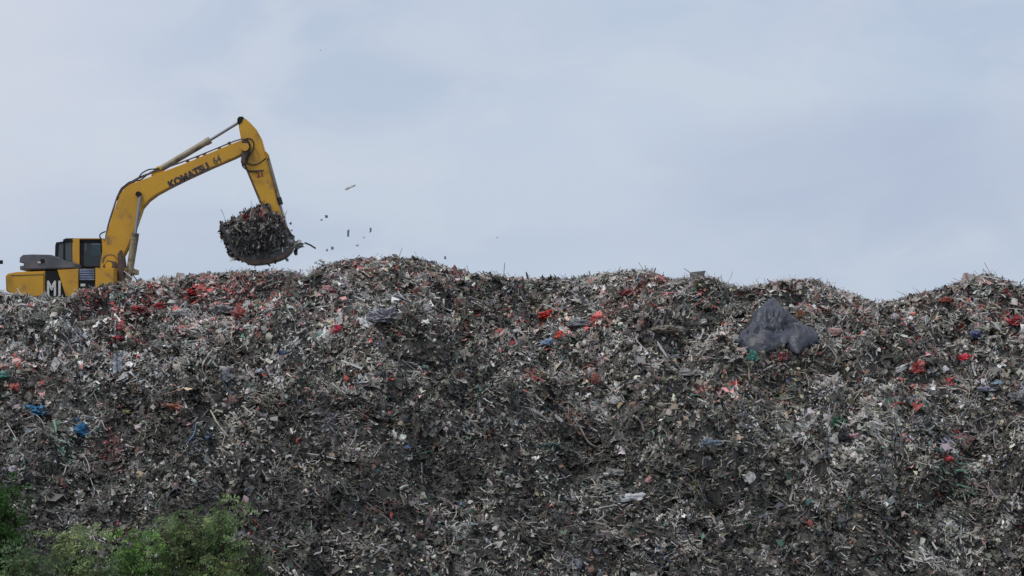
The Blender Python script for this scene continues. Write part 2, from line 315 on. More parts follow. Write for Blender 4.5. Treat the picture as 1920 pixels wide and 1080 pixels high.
def build_rubbish():
    parts = []; off = 0
    def add(t):
        nonlocal off
        parts.append((t[0], t[1]+off, t[2])); off += len(t[0])
    def base(n, x0, x1, y0, y1, lift, tilt, bias=None, extra=.5, mute=1.0):
        x, y = spots(n, x0, x1, y0, y1, extra); n = len(x); z = H(x, y); nr = normals(x, y)
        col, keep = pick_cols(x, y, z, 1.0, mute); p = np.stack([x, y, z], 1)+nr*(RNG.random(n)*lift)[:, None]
        p, nr, col = p[keep], nr[keep], col[keep]
        T, B, Nn = frames(nr, tilt, bias, (p[:, 0], p[:, 1])); return p, T, B, Nn, col, len(p)
    R_ = RNG.normal; U_ = RNG.uniform
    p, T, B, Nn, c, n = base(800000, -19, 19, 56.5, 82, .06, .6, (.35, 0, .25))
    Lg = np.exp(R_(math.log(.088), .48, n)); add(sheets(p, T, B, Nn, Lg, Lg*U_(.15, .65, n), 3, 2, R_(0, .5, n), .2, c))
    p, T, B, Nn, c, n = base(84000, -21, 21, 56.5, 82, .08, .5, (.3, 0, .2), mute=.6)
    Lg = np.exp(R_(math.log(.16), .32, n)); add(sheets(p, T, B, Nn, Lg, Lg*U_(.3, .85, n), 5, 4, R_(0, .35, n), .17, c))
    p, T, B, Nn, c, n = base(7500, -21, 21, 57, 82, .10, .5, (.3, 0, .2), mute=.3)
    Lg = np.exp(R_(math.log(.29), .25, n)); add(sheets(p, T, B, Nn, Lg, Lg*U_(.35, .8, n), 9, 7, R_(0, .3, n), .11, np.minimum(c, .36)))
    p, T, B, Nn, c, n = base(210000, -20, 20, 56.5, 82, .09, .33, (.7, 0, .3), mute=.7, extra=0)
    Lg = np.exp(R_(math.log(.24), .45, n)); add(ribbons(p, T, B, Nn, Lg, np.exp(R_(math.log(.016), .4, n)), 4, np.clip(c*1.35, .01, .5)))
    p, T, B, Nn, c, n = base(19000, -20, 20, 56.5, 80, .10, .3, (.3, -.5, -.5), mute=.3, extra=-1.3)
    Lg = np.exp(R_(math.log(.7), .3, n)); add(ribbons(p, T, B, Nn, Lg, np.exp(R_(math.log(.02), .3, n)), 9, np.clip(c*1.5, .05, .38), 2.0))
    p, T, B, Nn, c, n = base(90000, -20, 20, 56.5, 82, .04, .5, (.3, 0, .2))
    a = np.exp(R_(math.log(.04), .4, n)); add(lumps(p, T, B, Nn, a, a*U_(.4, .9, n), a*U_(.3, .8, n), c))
    # matted bundles: strands of torn plastic lying together, each bundle with its own direction and colour
    p0, _T, _B, N0, c0, n0 = base(9500, -20, 20, 56.5, 82, .05, .2, extra=-.4, mute=.5); k = 26
    th = .9+2.6*fbm(p0[:, 0]/1.3, p0[:, 1]/1.3, 2, 97)+R_(0, .5, n0); d0 = np.stack([np.cos(th), -.5*np.ones(n0), -.45*np.ones(n0)], 1)+R_(0, .25, (n0, 3))
    nr0 = normals(p0[:, 0], p0[:, 1]); rp = lambda a: np.repeat(a, k, 0); m_ = n0*k; sz = np.exp(R_(math.log(.15), .35, n0))
    pp = rp(p0)+R_(0, 1, (m_, 3))*rp(sz)[:, None]; pp[:, 2] = H(pp[:, 0], pp[:, 1])+U_(.02, .13, m_)
    Nn = rp(nr0)+R_(0, .25, (m_, 3)); Nn /= np.linalg.norm(Nn, axis=1, keepdims=True); T = rp(d0)+R_(0, .28, (m_, 3)); T -= Nn*(T*Nn).sum(1, keepdims=True); T /= np.linalg.norm(T, axis=1, keepdims=True)
    px_ = HX+pp[:, 0]/pp[:, 1]*F; ok = ~in_poly(px_, HY-pp[:, 2]/pp[:, 1]*F, TARP) & (pp[:, 1] < crest_y(pp[:, 0])+.3)
    cc = np.clip(rp(c0)*np.exp(R_(.05, .35, (m_, 1))), .015, .42); pp, T, Nn, cc, szz = pp[ok], T[ok], Nn[ok], cc[ok], rp(sz)[ok]; m_ = len(pp)
    add(ribbons(pp, T, np.cross(Nn, T), Nn, szz*np.exp(R_(.75, .3, m_)), np.exp(R_(math.log(.028), .5, m_)), 6, cc, .9))
    for (x0, x1) in ((-60, -20), (20, 60)):                            # farther along the hill, beyond the frame
        p, T, B, Nn, c, n = base(40000, x0, x1, 56.5, 84, .1, .6)
        Lg = np.exp(R_(math.log(.38), .4, n)); add(sheets(p, T, B, Nn, Lg, Lg*U_(.35, .9, n), 3, 3, R_(0, .3, n), .14, c))
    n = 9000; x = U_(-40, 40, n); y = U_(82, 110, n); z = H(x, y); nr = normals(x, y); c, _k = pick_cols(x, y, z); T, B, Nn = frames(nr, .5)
    Lg = np.exp(R_(math.log(.3), .4, n)); add(sheets(np.stack([x, y, z], 1)+nr*.05, T, B, Nn, Lg, Lg*.6, 3, 3, R_(0, .3, n), .14, c))
    V = np.concatenate([q[0] for q in parts]); C_ = np.concatenate([q[2] for q in parts])
    o = link('loose_rubbish', npmesh('loose_rubbish', V, [q[1] for q in parts], C_), m_scrap, smooth=True)
    tag(o, 'mass of shredded grey and brown refuse covering the whole hillside', 'rubbish', kind='stuff')
build_rubbish()

# ------------------------------------------------------------------ single items one can point to on the hill
MATS = {}
def cmat(col, rough=.5, bump=.3):
    k = (col, rough)
    if k not in MATS:
        MATS[k] = mat('item_colour', col, rough, var=tuple(c*.6 for c in col), vscale=9, dirt=tuple(.3*c+.06 for c in col), dscale=7, dlo=.50, dhi=.62, bump=bump, bscale=14)
    return MATS[k]
TOCAM = lambda p: (-p).normalized()
def nrm_at(p):
    return Vector(normals(np.array([p.x]), np.array([p.y]), .25)[0])
def settle(px, py, wpx=20):
    p = hit(px, py, True); return p, wpx*p.y/F
def bag(name, label, cat, px, py, wpx, hpx, col, rough=.45, seed=0, rot=0, knot=False, crumple=.22, lift=.5, group=None, p=None):
    if p is None: p, _ = settle(px, py+hpx*.35)
    k = p.y/F; a, h = wpx*k*.5, hpx*k*.5
    crumple = max(crumple, .15)*1.25; rr_ = random.Random(seed*13+5)
    ears = [(Vector((rr_.uniform(-1, 1), rr_.uniform(-.6, .3), rr_.uniform(-.3, .9))).normalized(), rr_.uniform(.25, .75)) for _ in range(5)]
    bm = bmesh.new(); bmesh.ops.create_icosphere(bm, subdivisions=5 if wpx > 30 else 4, radius=1)
    for v in bm.verts:
        c = v.co.copy(); s = c*1.6+Vector((seed*3.7, seed*1.3, seed))
        s = s+.35*Vector((mnoise.noise(s*2), mnoise.noise(s*2+Vector((9, 0, 0))), mnoise.noise(s*2+Vector((0, 9, 0)))))
        d = 1+crumple*(1.5*mnoise.noise(s)+1.5*abs(mnoise.noise(s*2.6))+.9*abs(mnoise.noise(s*6))+.35*mnoise.noise(s*14))-crumple*.35
        for e_, m__ in ears: d += crumple*2.2*m__*math.exp(-(1-c.dot(e_))/.045)
        q = c*d
        v.co = Vector((q.x*a, q.y*a*.8, q.z*h if q.z > -.2 else (-.2+(q.z+.2)*.5)*h))
    if knot:
        r = bmesh.ops.create_cone(bm, cap_ends=True, segments=8, radius1=a*.12, radius2=a*.3, depth=h*.7)
        for v in r['verts']: v.co = Matrix.Translation((a*.2, 0, h*1.15)) @ v.co; v.co.x += a*.05*mnoise.noise(v.co*30)
    M = Matrix.Rotation(rot, 4, 'Y')
    for v in bm.verts: v.co = M @ v.co
    o = bobj(name, bm, cmat(col, rough), None, False); o.location = p+Vector((0, -.05, h*lift*.45)); tag(o, label, cat, group); return o
def sheet(name, label, cat, px, py, wpx, hpx, col, rough=.45, seed=0, rot=0, fold=.18, up=.0, thick=.006, group=None, ragged=.12, lift=.05):
    p, _ = settle(px, py); k = p.y/F; a, b = wpx*k, hpx*k
    n = (nrm_at(p)*(1-up)+TOCAM(p)*.8).normalized()
    Xx = Vector((math.cos(rot), 0, math.sin(rot))); Xx = (Xx-n*Xx.dot(n)).normalized(); Yy = n.cross(Xx)
    if Yy.z < 0: Yy = -Yy
    bm = bmesh.new(); bmesh.ops.create_grid(bm, x_segments=18, y_segments=14, size=.5)
    for v in bm.verts:
        s = Vector((v.co.x*2.5+seed*2.1, v.co.y*2.5+seed*5.3, seed)); r = max(abs(v.co.x), abs(v.co.y))*2
        e = 1+ragged*2*mnoise.noise(Vector((math.atan2(v.co.y, v.co.x)*1.4, seed*1.7, r)))*r
        z = fold*(abs(mnoise.noise(s))*1.6+.5*abs(mnoise.noise(s*2.7))+.2*mnoise.noise(s*6)-.3)*min(a, b)*(1.15-.5*r)
        v.co = Xx*(v.co.x*a*e)+Yy*(v.co.y*b*e)+n*(z+lift*(1-.6*r))
    o = bobj(name, bm, cmat(col, rough), None, True); o.location = p+n*.04
    so_ = o.modifiers.new('thickness', 'SOLIDIFY'); so_.thickness = thick
    tag(o, label, cat, group); return o
def tube_bm(bm, pts, r, seg=8, r2=None):
    pts = [Vector(p) for p in pts]; rings = []
    for i, p in enumerate(pts):
        d = (pts[min(i+1, len(pts)-1)]-pts[max(i-1, 0)]).normalized(); u = d.orthogonal().normalized() if abs(d.y) > .9 else d.cross(Vector((0, 1, 0))).normalized(); w_ = d.cross(u)
        rr = r if r2 is None else r+(r2-r)*i/(len(pts)-1)
        rings.append([bm.verts.new(p+(u*math.cos(t)+w_*math.sin(t))*rr) for t in [2*math.pi*j/seg for j in range(seg)]])
    for a, b in zip(rings[:-1], rings[1:]):
        for j in range(seg): bm.faces.new((a[j], a[(j+1) % seg], b[(j+1) % seg], b[j]))
    bm.faces.new(rings[0][::-1]); bm.faces.new(rings[-1])
def smoothpts(P, n=6):
    P = [Vector(p) for p in P]; Q = [P[0]*2-P[1]]+P+[P[-1]*2-P[-2]]; out_ = []
    for i in range(1, len(Q)-2):
        for j in range(n):
            t = j/n; a, b, c, d = Q[i-1:i+3]
            out_.append(.5*((2*b)+(c-a)*t+(2*a-5*b+4*c-d)*t*t+(3*b-a-3*c+d)*t**3))
    return out_+[P[-1]]
def stick(name, label, cat, pxs, rad, col, rough=.6, out_=.12, group=None, rad2=None):
    P = []
    for q in pxs:
        h = hit(q[0], q[1], True); d = q[2] if len(q) > 2 else out_
        P.append(h+TOCAM(h)*d)
    c = sum(P, Vector())/len(P); bm = bmesh.new(); tube_bm(bm, [p-c for p in (smoothpts(P) if len(P) > 2 else P)], rad, 7, rad2)
    o = bobj(name, bm, cmat(col, rough, .1), None, True); o.location = c; tag(o, label, cat, group); return o

RED, DRED, PINK, ORED = (.50, .035, .04), (.20, .03, .03), (.55, .22, .22), (.55, .09, .05)
WHITE, PALE, GREY, DGREY, TAN = (.75, .75, .77), (.42, .42, .44), (.24, .24, .25), (.10, .10, .105), (.32, .27, .20)
BLUE, LBLUE, TEAL, DGREEN, GREEN = (.04, .24, .46), (.26, .38, .55), (.05, .22, .18), (.02, .07, .045), (.05, .14, .06)
bag('plastic_bag', 'bright blue crumpled plastic bag, higher of the two blue ones on the lower slope', 'bag', 70, 770, 28, 18, BLUE, seed=1, crumple=.4)
bag('plastic_bag', 'deeper blue twisted plastic bag, lower of the two blue ones on the lower slope', 'bag', 157, 809, 19, 20, (.03, .17, .36), seed=2, crumple=.45)
bag('plastic_bag', 'vivid pinkish red bag alone below the tallest hump of the ridge', 'bag', 637, 616, 20, 16, (.60, .03, .09), seed=3)
bag('plastic_bag', 'bright red star-shaped bag under a thin white upright strip', 'bag', 1032, 592, 28, 14, (.62, .04, .03), seed=4, crumple=.55)
bag('plastic_bag', 'bright red bag standing beside a pale blue crumpled one', 'bag', 1050, 630, 16, 20, (.62, .06, .04), seed=5)
bag('plastic_bag', 'pale blue crumpled bag touching a bright red one', 'bag', 1030, 641, 24, 13, LBLUE, seed=6, crumple=.35)
bag('plastic_bag', 'small red bag right of the grey dome-shaped sack', 'bag', 1120, 599, 20, 14, (.50, .05, .045), seed=7, crumple=.4)
bag('sack', 'grey dome-shaped sack with a dark hollow beneath it', 'sack', 1090, 606, 52, 18, (.26, .27, .29), seed=8, crumple=.12)
bag('sack', 'dull tan half-buried sack on the middle of the slope', 'sack', 1249, 640, 50, 18, (.24, .21, .17), seed=9, crumple=.12)
bag('plastic_bag', 'pale pink rounded bag at the right corner of the dark tarpaulin', 'bag', 1562, 624, 30, 17, (.50, .30, .28), seed=10, crumple=.2)
bag('plastic_bag', 'bright red flat bag beside the dark green patch near the right edge', 'bag', 1812, 677, 28, 15, (.60, .04, .06), seed=11, crumple=.3)
bag('plastic_bag', 'round light red bag below the bright red flat one', 'bag', 1778, 718, 26, 18, (.60, .08, .08), seed=12, crumple=.3)
bag('plastic_bag', 'faded red bag hanging in two lobes, nearest the round light red one', 'bag', 1721, 702, 20, 20, (.42, .08, .08), seed=13, crumple=.45)
bag('plastic_bag', 'thin light blue bag among grey scraps near the right edge', 'bag', 1877, 717, 26, 12, (.30, .40, .48), seed=14, crumple=.3)
bag('plastic_bag', 'dull navy blue bag high on the right-hand hump', 'bag', 1831, 626, 18, 18, (.07, .09, .22), seed=15)
bag('plastic_bag', 'red bag low down by the lower right corner', 'bag', 1779, 861, 20, 13, (.50, .04, .05), seed=16)
bag('plastic_bag', 'narrow red bag in the saddle before the right-hand hump', 'bag', 1664, 596, 9, 22, (.48, .05, .06), seed=17)
bag('plastic_bag', 'pale lilac bag next to the narrow red one in the saddle', 'bag', 1677, 594, 13, 17, (.50, .47, .50), seed=18)
bag('plastic_bag', 'salmon red rounded bag on the upper left slope', 'bag', 345, 621, 26, 14, (.50, .16, .15), seed=19)
bag('plastic_bag', 'dull rose bag lying above a dark hollow on the left slope', 'bag', 227, 612, 18, 14, (.42, .10, .11), seed=20)
bag('plastic_bag', 'crushed crimson bag just under the dull rose one', 'bag', 224, 645, 26, 8, (.42, .03, .06), seed=21)
bag('plastic_bag', 'small teal bag at the very left edge', 'bag', 6, 706, 22, 14, TEAL, seed=22)
bag('plastic_bag', 'torn teal bag just below the tarpaulin', 'bag', 1411, 675, 20, 22, (.06, .24, .19), seed=23, crumple=.5)
bag('plastic_bag', 'dark crimson bag beside the white upright strip below the tarpaulin', 'bag', 1470, 681, 16, 20, (.16, .02, .035), seed=24)
bag('plastic_bag', 'pale blue-grey bag low on the slope in the lower right quarter', 'bag', 1332, 833, 30, 18, (.16, .23, .32), seed=25, crumple=.4)
bag('plastic_bag', 'dark green glossy bag slumped above a black hollow', 'bag', 1569, 795, 20, 32, (.015, .09, .04), rough=.3, seed=26, rot=.5, crumple=.35)
bag('plastic_bag', 'black bag bulging under the dark green glossy one', 'bag', 1581, 815, 18, 28, (.015, .015, .02), rough=.35, seed=27)
bag('plastic_bag', 'small pink bag right of the black one on the lower slope', 'bag', 1600, 821, 16, 10, (.50, .26, .28), seed=28)
bag('plastic_bag', 'pale pink bag on the ridge below the falling scraps', 'bag', 617, 543, 24, 13, (.50, .26, .27), seed=29)
bag('plastic_bag', 'white bag below the pale pink one near the ridge', 'bag', 621, 557, 22, 12, (.58, .57, .57), seed=30)
bag('plastic_bag', 'small bright white bag alone on the upper left slope', 'bag', 462, 624, 14, 10, WHITE, seed=31)
bag('plastic_bag', 'light grey-white bag sitting among the red litter', 'bag', 345, 587, 30, 16, (.42, .42, .42), seed=32, crumple=.3)
bag('plastic_bag', 'wide pale grey bag right of the red litter', 'bag', 418, 580, 40, 18, (.36, .35, .36), seed=33, crumple=.35)
bag('plastic_bag', 'large pale lilac-grey crumpled bag below the tallest hump', 'bag', 726, 590, 44, 26, (.40, .40, .46), seed=34, crumple=.45)
bag('plastic_bag', 'long light grey bag lying just above the lilac-grey one', 'bag', 758, 562, 46, 14, (.32, .33, .36), seed=35, crumple=.4)
bag('plastic_bag', 'scarlet scrap bag among grey litter left of the white slab', 'bag', 1117, 709, 14, 24, (.30, .09, .06), seed=36)
bag('plastic_bag', 'pale grey bundle of plastic sticking up on the ridge below the bucket', 'bag', 396, 512, 20, 16, (.34, .33, .33), seed=37, crumple=.5)
bag('plastic_bag', 'bright red-orange litter bag high among the red litter by the digger', 'bag', 362, 559, 24, 10, (.50, .05, .05), seed=38, crumple=.5)
bag('plastic_bag', 'red crumpled bag left of the brightest red one', 'bag', 303, 576, 20, 10, (.40, .05, .055), seed=39, crumple=.5)
bag('plastic_bag', 'red bag close beneath the front of the digger', 'bag', 257, 578, 17, 9, (.40, .04, .04), seed=40, crumple=.5)
bag('plastic_bag', 'faded pink and red bag below the empty gap under the bucket', 'bag', 452, 591, 22, 16, (.42, .12, .11), seed=41, crumple=.5)
bag('sack', 'big dull grey-green sack below the digger, left of its twin', 'sack', 76, 598, 46, 32, (.17, .18, .155), seed=42, crumple=.2)
bag('sack', 'dull beige-grey sack right of the big grey-green one', 'sack', 163, 612, 46, 26, (.21, .19, .165), seed=43, crumple=.2)
bag('plastic_bag', 'dark slate bag with a pale top on the left middle slope', 'bag', 425, 708, 28, 26, (.10, .11, .13), seed=44)
bag('plastic_bag', 'small white and blue bag right of the dark slate one', 'bag', 489, 702, 16, 10, (.42, .47, .55), seed=45)
bag('plastic_bag', 'grey bag at the very right edge of the slope', 'bag', 1912, 745, 34, 24, (.28, .28, .29), seed=46, crumple=.3)
bag('plastic_bag', 'off-white bag in the lower left, upper of two pale ones', 'bag', 24, 887, 26, 13, (.40, .38, .42), seed=47, crumple=.3)
bag('plastic_bag', 'pale sea green bag in the middle of the slope', 'bag', 797, 694, 16, 16, (.18, .30, .26), seed=48)
bag('plastic_bag', 'dark sea green bundle on the lower middle slope', 'bag', 1032, 838, 36, 16, (.08, .14, .12), seed=49, crumple=.4)
bag('plastic_bag', 'small pale round bag above the lower right corner', 'bag', 1229, 841, 16, 12, (.44, .42, .40), seed=50)
bag('plastic_bag', 'small cream bag resting above the small dark mound right of centre', 'bag', 1152, 757, 24, 11, (.34, .33, .31), seed=51)
bag('plastic_bag', 'bluish white bag near the right edge under the light blue one', 'bag', 1850, 735, 34, 10, (.33, .33, .42), seed=52)
bag('plastic_bag', 'green bag on top of the right-hand hump', 'bag', 1757, 557, 22, 12, (.09, .16, .09), seed=53)
bag('plastic_bag', 'rust red bag on the crest of the right-hand hump', 'bag', 1776, 564, 24, 12, (.32, .08, .05), seed=54)
bag('plastic_bag', 'red bag on the far right upper slope', 'bag', 1905, 603, 24, 16, (.38, .05, .055), seed=55, crumple=.5)
bag('plastic_bag', 'orange-brown bag behind the peak of the tarpaulin', 'bag', 1502, 590, 16, 18, (.24, .09, .035), seed=56)
bag('plastic_bag', 'dusky red bag crowning the shoulder of the tallest hump', 'bag', 866, 517, 16, 12, (.26, .05, .06), seed=57)
bag('plastic_bag', 'orange and tan bag on the left middle slope', 'bag', 331, 762, 24, 12, (.34, .13, .07), seed=58, crumple=.4)
bag('plastic_bag', 'wilted yellow bag on the left middle slope', 'bag', 243, 773, 26, 8, (.40, .36, .17), seed=59)
bag('plastic_bag', 'muted red bag on the hump above the bright white scrap', 'bag', 1178, 551, 28, 13, (.28, .07, .08), seed=60, crumple=.4)
# sheets and boards
sheet('plastic_sheet', 'silvery white slanted sheet on the upper middle slope', 'sheet', 682, 608, 30, 13, (.55, .57, .60), seed=1, rot=-.65, fold=.05)
sheet('board', 'pale grey warped board leaning over a dark hollow', 'board', 285, 655, 44, 16, (.20, .20, .19), seed=2, rot=.5, fold=.08, thick=.03)
sheet('plastic_sheet', 'torn blue-grey plastic sheet hanging beneath the warped board', 'sheet', 224, 688, 26, 44, (.20, .23, .29), rough=.35, seed=3, rot=.2, fold=.3, ragged=.3)
sheet('plastic_sheet', 'large white plastic sheet low on the right slope', 'sheet', 1180, 941, 48, 18, (.55, .57, .60), seed=4, rot=-.1, fold=.3, ragged=.3)
sheet('plastic_sheet', 'small bright white scrap of sheet near the left bushes', 'sheet', 55, 919, 12, 5, (.85, .85, .85), seed=5)
sheet('plastic_sheet', 'off-white square sheet above the left bushes', 'sheet', 150, 930, 18, 14, (.46, .44, .43), seed=6, fold=.1)
sheet('plastic_sheet', 'creamy flat sheet below the black bag at the right', 'sheet', 1632, 808, 26, 18, (.34, .33, .28), seed=7, fold=.12)
sheet('plastic_sheet', 'pale grey long sheet half buried on the lower left slope', 'sheet', 222, 868, 26, 14, (.30, .30, .29), seed=8, rot=-.4)
sheet('board', 'white flat panel lying right of the tan sack', 'board', 1266, 672, 20, 8, (.66, .67, .66), seed=9, fold=.03, thick=.03, rot=.05, ragged=.03)
sheet('board', 'dirty white flat panel just under the brighter one', 'board', 1262, 686, 18, 5, (.36, .35, .33), seed=10, fold=.03, thick=.03, ragged=.03)
sheet('plastic_sheet', 'bright white scrap on the hump right of the low saddle', 'sheet', 1151, 541, 15, 9, WHITE, seed=11, fold=.1)
sheet('plastic_sheet', 'grey flattened sheet on the lower right slope', 'sheet', 1158, 893, 34, 14, (.22, .22, .22), seed=12, rot=-.2)
sheet('board', 'pale wood-coloured flat piece at the foot of the right-hand hump', 'board', 1530, 778, 18, 7, (.45, .43, .38), seed=13, fold=.04, thick=.03)
sheet('plastic_sheet', 'white scrap sheet on the right slope above the green bag', 'sheet', 1333, 768, 14, 8, (.62, .61, .58), seed=14)
sheet('plastic_sheet', 'long pale grey sheet left of the teal bag at mid right', 'sheet', 1296, 713, 46, 14, (.25, .25, .27), seed=15, rot=-.1)
sheet('plastic_sheet', 'pale grey-white pair of folded sheets near the faded red bag', 'sheet', 1697, 690, 34, 11, (.46, .46, .48), seed=16, rot=.35, fold=.3)
sheet('plastic_sheet', 'slanted white strip sheet by the small green scrap at left', 'sheet', 470, 900, 16, 7, (.36, .36, .37), seed=17, rot=.3)
sheet('plastic_sheet', 'light green-grey sheet at the foot of the slope beside the bushes', 'sheet', 494, 1040, 24, 20, (.20, .27, .18), seed=18, fold=.15)
sheet('plastic_sheet', 'pale yellow-white flake lying far below the digger', 'sheet', 256, 890, 12, 4, (.60, .56, .34), seed=19)
sheet('plastic_sheet', 'thin white curl of sheet at the foot of the middle slope', 'sheet', 757, 926, 18, 6, (.48, .48, .47), seed=20, rot=.6)
# strips, poles and branches
stick('plastic_strip', 'thin white strip standing upright above the red star-shaped bag', 'strip', [(1034, 584, .15), (1034, 562, .28)], .022, (.55, .60, .66))
stick('plastic_strip', 'white strip standing upright in the dark hollow of the ridge', 'strip', [(832, 584, .18), (832, 566, .3)], .03, (.55, .54, .50))
stick('board', 'short white post standing upright below the tarpaulin', 'board', [(1451, 697, .15), (1451, 681, .3)], .035, (.55, .54, .52))
stick('board', 'white flat rod lying at the foot of the short white post', 'board', [(1431, 697, .18), (1453, 697, .18)], .028, (.50, .49, .47))
stick('pole', 'thin beige pole standing upright on the right slope', 'pole', [(1643, 765, .15), (1643, 748, .3), (1642, 731, .4)], .022, (.30, .27, .20))
stick('pole', 'thin pale cane standing upright on the left middle slope', 'pole', [(577, 700, .15), (577, 676, .35)], .016, (.20, .19, .15))
stick('branch', 'long pale curved branch sweeping under the small dark mound', 'branch', [(1076, 790), (1088, 812), (1106, 832), (1130, 842), (1168, 843), (1184, 852)], .024, (.22, .20, .18), group='bent branches')
stick('branch', 'pale arching branch over the right side of the small dark mound', 'branch', [(1175, 773), (1192, 783), (1203, 797), (1208, 813)], .028, (.25, .23, .21))
stick('branch', 'thin grey branch rising inside the small dark mound', 'branch', [(1147, 797), (1158, 812), (1166, 826)], .016, (.17, .16, .15))
stick('branch', 'short straight grey stick leaning on the lower middle slope', 'branch', [(858, 818), (868, 842)], .022, (.20, .19, .18))
stick('branch', 'pale stick near the left side of the lower middle slope', 'branch', [(669, 812), (664, 836)], .03, (.22, .21, .20))
stick('branch', 'thin curved twig in the lower right slope by the pale round bag', 'branch', [(1243, 822), (1256, 812), (1266, 808)], .02, (.28, .26, .24))
stick('branch', 'pale thin twig arching from the slope below the warped board', 'branch', [(183, 808), (190, 800), (196, 812), (202, 816)], .022, (.46, .44, .42))
# box and snag on the crest
def crest_pt(px, dz=0):
    x = (px-HX)/F*80.; y = float(crest_y(np.array(x))); x = (px-HX)/F*y
    return Vector((x, y, float(H(np.array([x]), np.array([y]))[0])+dz))
p = crest_pt(1306); bm = bmesh.new(); bmesh.ops.create_cube(bm, size=1)
for v in bm.verts: v.co = Vector((v.co.x*.40+(.06 if v.co.z > 0 and v.co.x > 0 else 0), v.co.y*.3, v.co.z*.3+(.04 if v.co.x > 0 else 0)))
bmesh.ops.delete(bm, geom=[f for f in bm.faces if f.normal.z > .8], context='FACES')
for v in list(bm.verts):
    if v.co.z > 0: v.co += Vector((.03*random.uniform(-1, 1), 0, .05*random.random()))
bmesh.ops.subdivide_edges(bm, edges=bm.edges[:], cuts=2)
for v in bm.verts: v.co += Vector((.012*mnoise.noise(v.co*9), .02*mnoise.noise(v.co*7), 0))
o = bobj('crate', bm, cmat((.20, .19, .17), .7)); o.location = p+Vector((0, 0, .13)); s_ = o.modifiers.new('t', 'SOLIDIFY'); s_.thickness = .015
tag(o, 'battered open grey box perched on the ridge between two humps', 'box')
p2 = crest_pt(1287); bm = bmesh.new(); tube_bm(bm, [(.10, 0, -.1), (0, 0, .05), (-.10, 0, .12)], .022, 6); o = bobj('branch', bm, cmat((.05, .045, .04), .8)); o.location = p2+Vector((0, 0, .05)); tag(o, 'short black snag poking up beside the battered box on the ridge', 'branch')

# the dark tarpaulin draped over its mound
def build_tarp():
    OUT = [(1441, 566), (1452, 570), (1464, 580), (1478, 589), (1492, 598), (1500, 607), (1514, 612), (1526, 619), (1535, 630), (1536, 640), (1522, 648), (1506, 655), (1498, 664), (1487, 659), (1478, 652), (1466, 650), (1452, 656), (1438, 661), (1418, 660), (1396, 655), (1380, 645), (1376, 636), (1388, 624), (1400, 615), (1404, 604), (1410, 594), (1422, 584), (1430, 573)]
    c = (1450, 618); bm = bmesh.new(); R = 26; rings = []
    O2 = []
    for i in range(len(OUT)):
        a, b = OUT[i], OUT[(i+1) % len(OUT)]
        for t in (0, .25, .5, .75): O2.append((a[0]+(b[0]-a[0])*t+1.6*mnoise.noise(Vector((i*3+t*3, 0, 5))), a[1]+(b[1]-a[1])*t+1.6*mnoise.noise(Vector((i*3+t*3, 7, 1)))))
    xc, y1, z1, y2, z2 = TP[0]; sl_ = (z2-z1)/(y2-y1); nn = Vector((0, -sl_, 1)).normalized()
    def onp(px, py):
        y = (z1-y1*sl_)/((HY-py)/F-sl_); return Vector(((px-HX)/F*y, y, (HY-py)/F*y))
    cp = onp(*c); g = lambda px, py, a, b, sa, sb: math.exp(-((px-a)/sa)**2-((py-b)/sb)**2)
    def pt(q, r):
        px = c[0]+(q[0]-c[0])*r; py = c[1]+(q[1]-c[1])*r; p_ = onp(px, py)
        s = Vector((px*.030, py*.045, 1.3))
        f = .10+.24*g(px, py, 1442, 596, 30, 20)+.16*g(px, py, 1408, 646, 34, 10)+.20*g(px, py, 1512, 634, 24, 14)-.16*g(px, py, 1470, 652, 16, 9)
        f += .26*abs(mnoise.noise(s))+.17*abs(mnoise.noise(s*2.1+Vector((3, 1, 2))))+.06*abs(mnoise.noise(s*4.3))+.30*max(0, 1-abs((px-1441)-(py-566)*.75)/7)*(.4+.6*g(px, py, 1465, 600, 60, 40))*.6-.20*math.exp(-((py-(630+.25*abs(px-1440)*(-1 if px > 1440 else .2)))/4.5)**2)
        return p_+(nn*.8+TOCAM(p_)*.4)*f*(1-r**7)+nn*(-.06*r**7+.02)-cp
    cen = bm.verts.new(pt(c, 0))
    for k in range(1, R+1): rings.append([bm.verts.new(pt(q, k/R)) for q in O2])
    n = len(O2)
    for j in range(n): bm.faces.new((cen, rings[0][(j+1) % n], rings[0][j]))
    for k in range(R-1):
        for j in range(n): bm.faces.new((rings[k][j], rings[k][(j+1) % n], rings[k+1][(j+1) % n], rings[k+1][j]))
    bmesh.ops.smooth_vert(bm, verts=[v for v in bm.verts if not v.is_boundary], factor=.25, use_axis_x=True, use_axis_y=True, use_axis_z=True)
    m = mat('tarpaulin', (.040, .047, .072), .42, var=(.026, .031, .048), vscale=2.2, dirt=(.085, .085, .095), dscale=2.2, dlo=.5, dhi=.68, bump=.7, bscale=9)
    o = bobj('tarpaulin', bm, m, None, True); o.location = cp
    so_ = o.modifiers.new('thickness', 'SOLIDIFY'); so_.thickness = .02
    tag(o, 'large dark slate-blue tarpaulin draped in a peak over the rubbish', 'tarpaulin')
build_tarp()

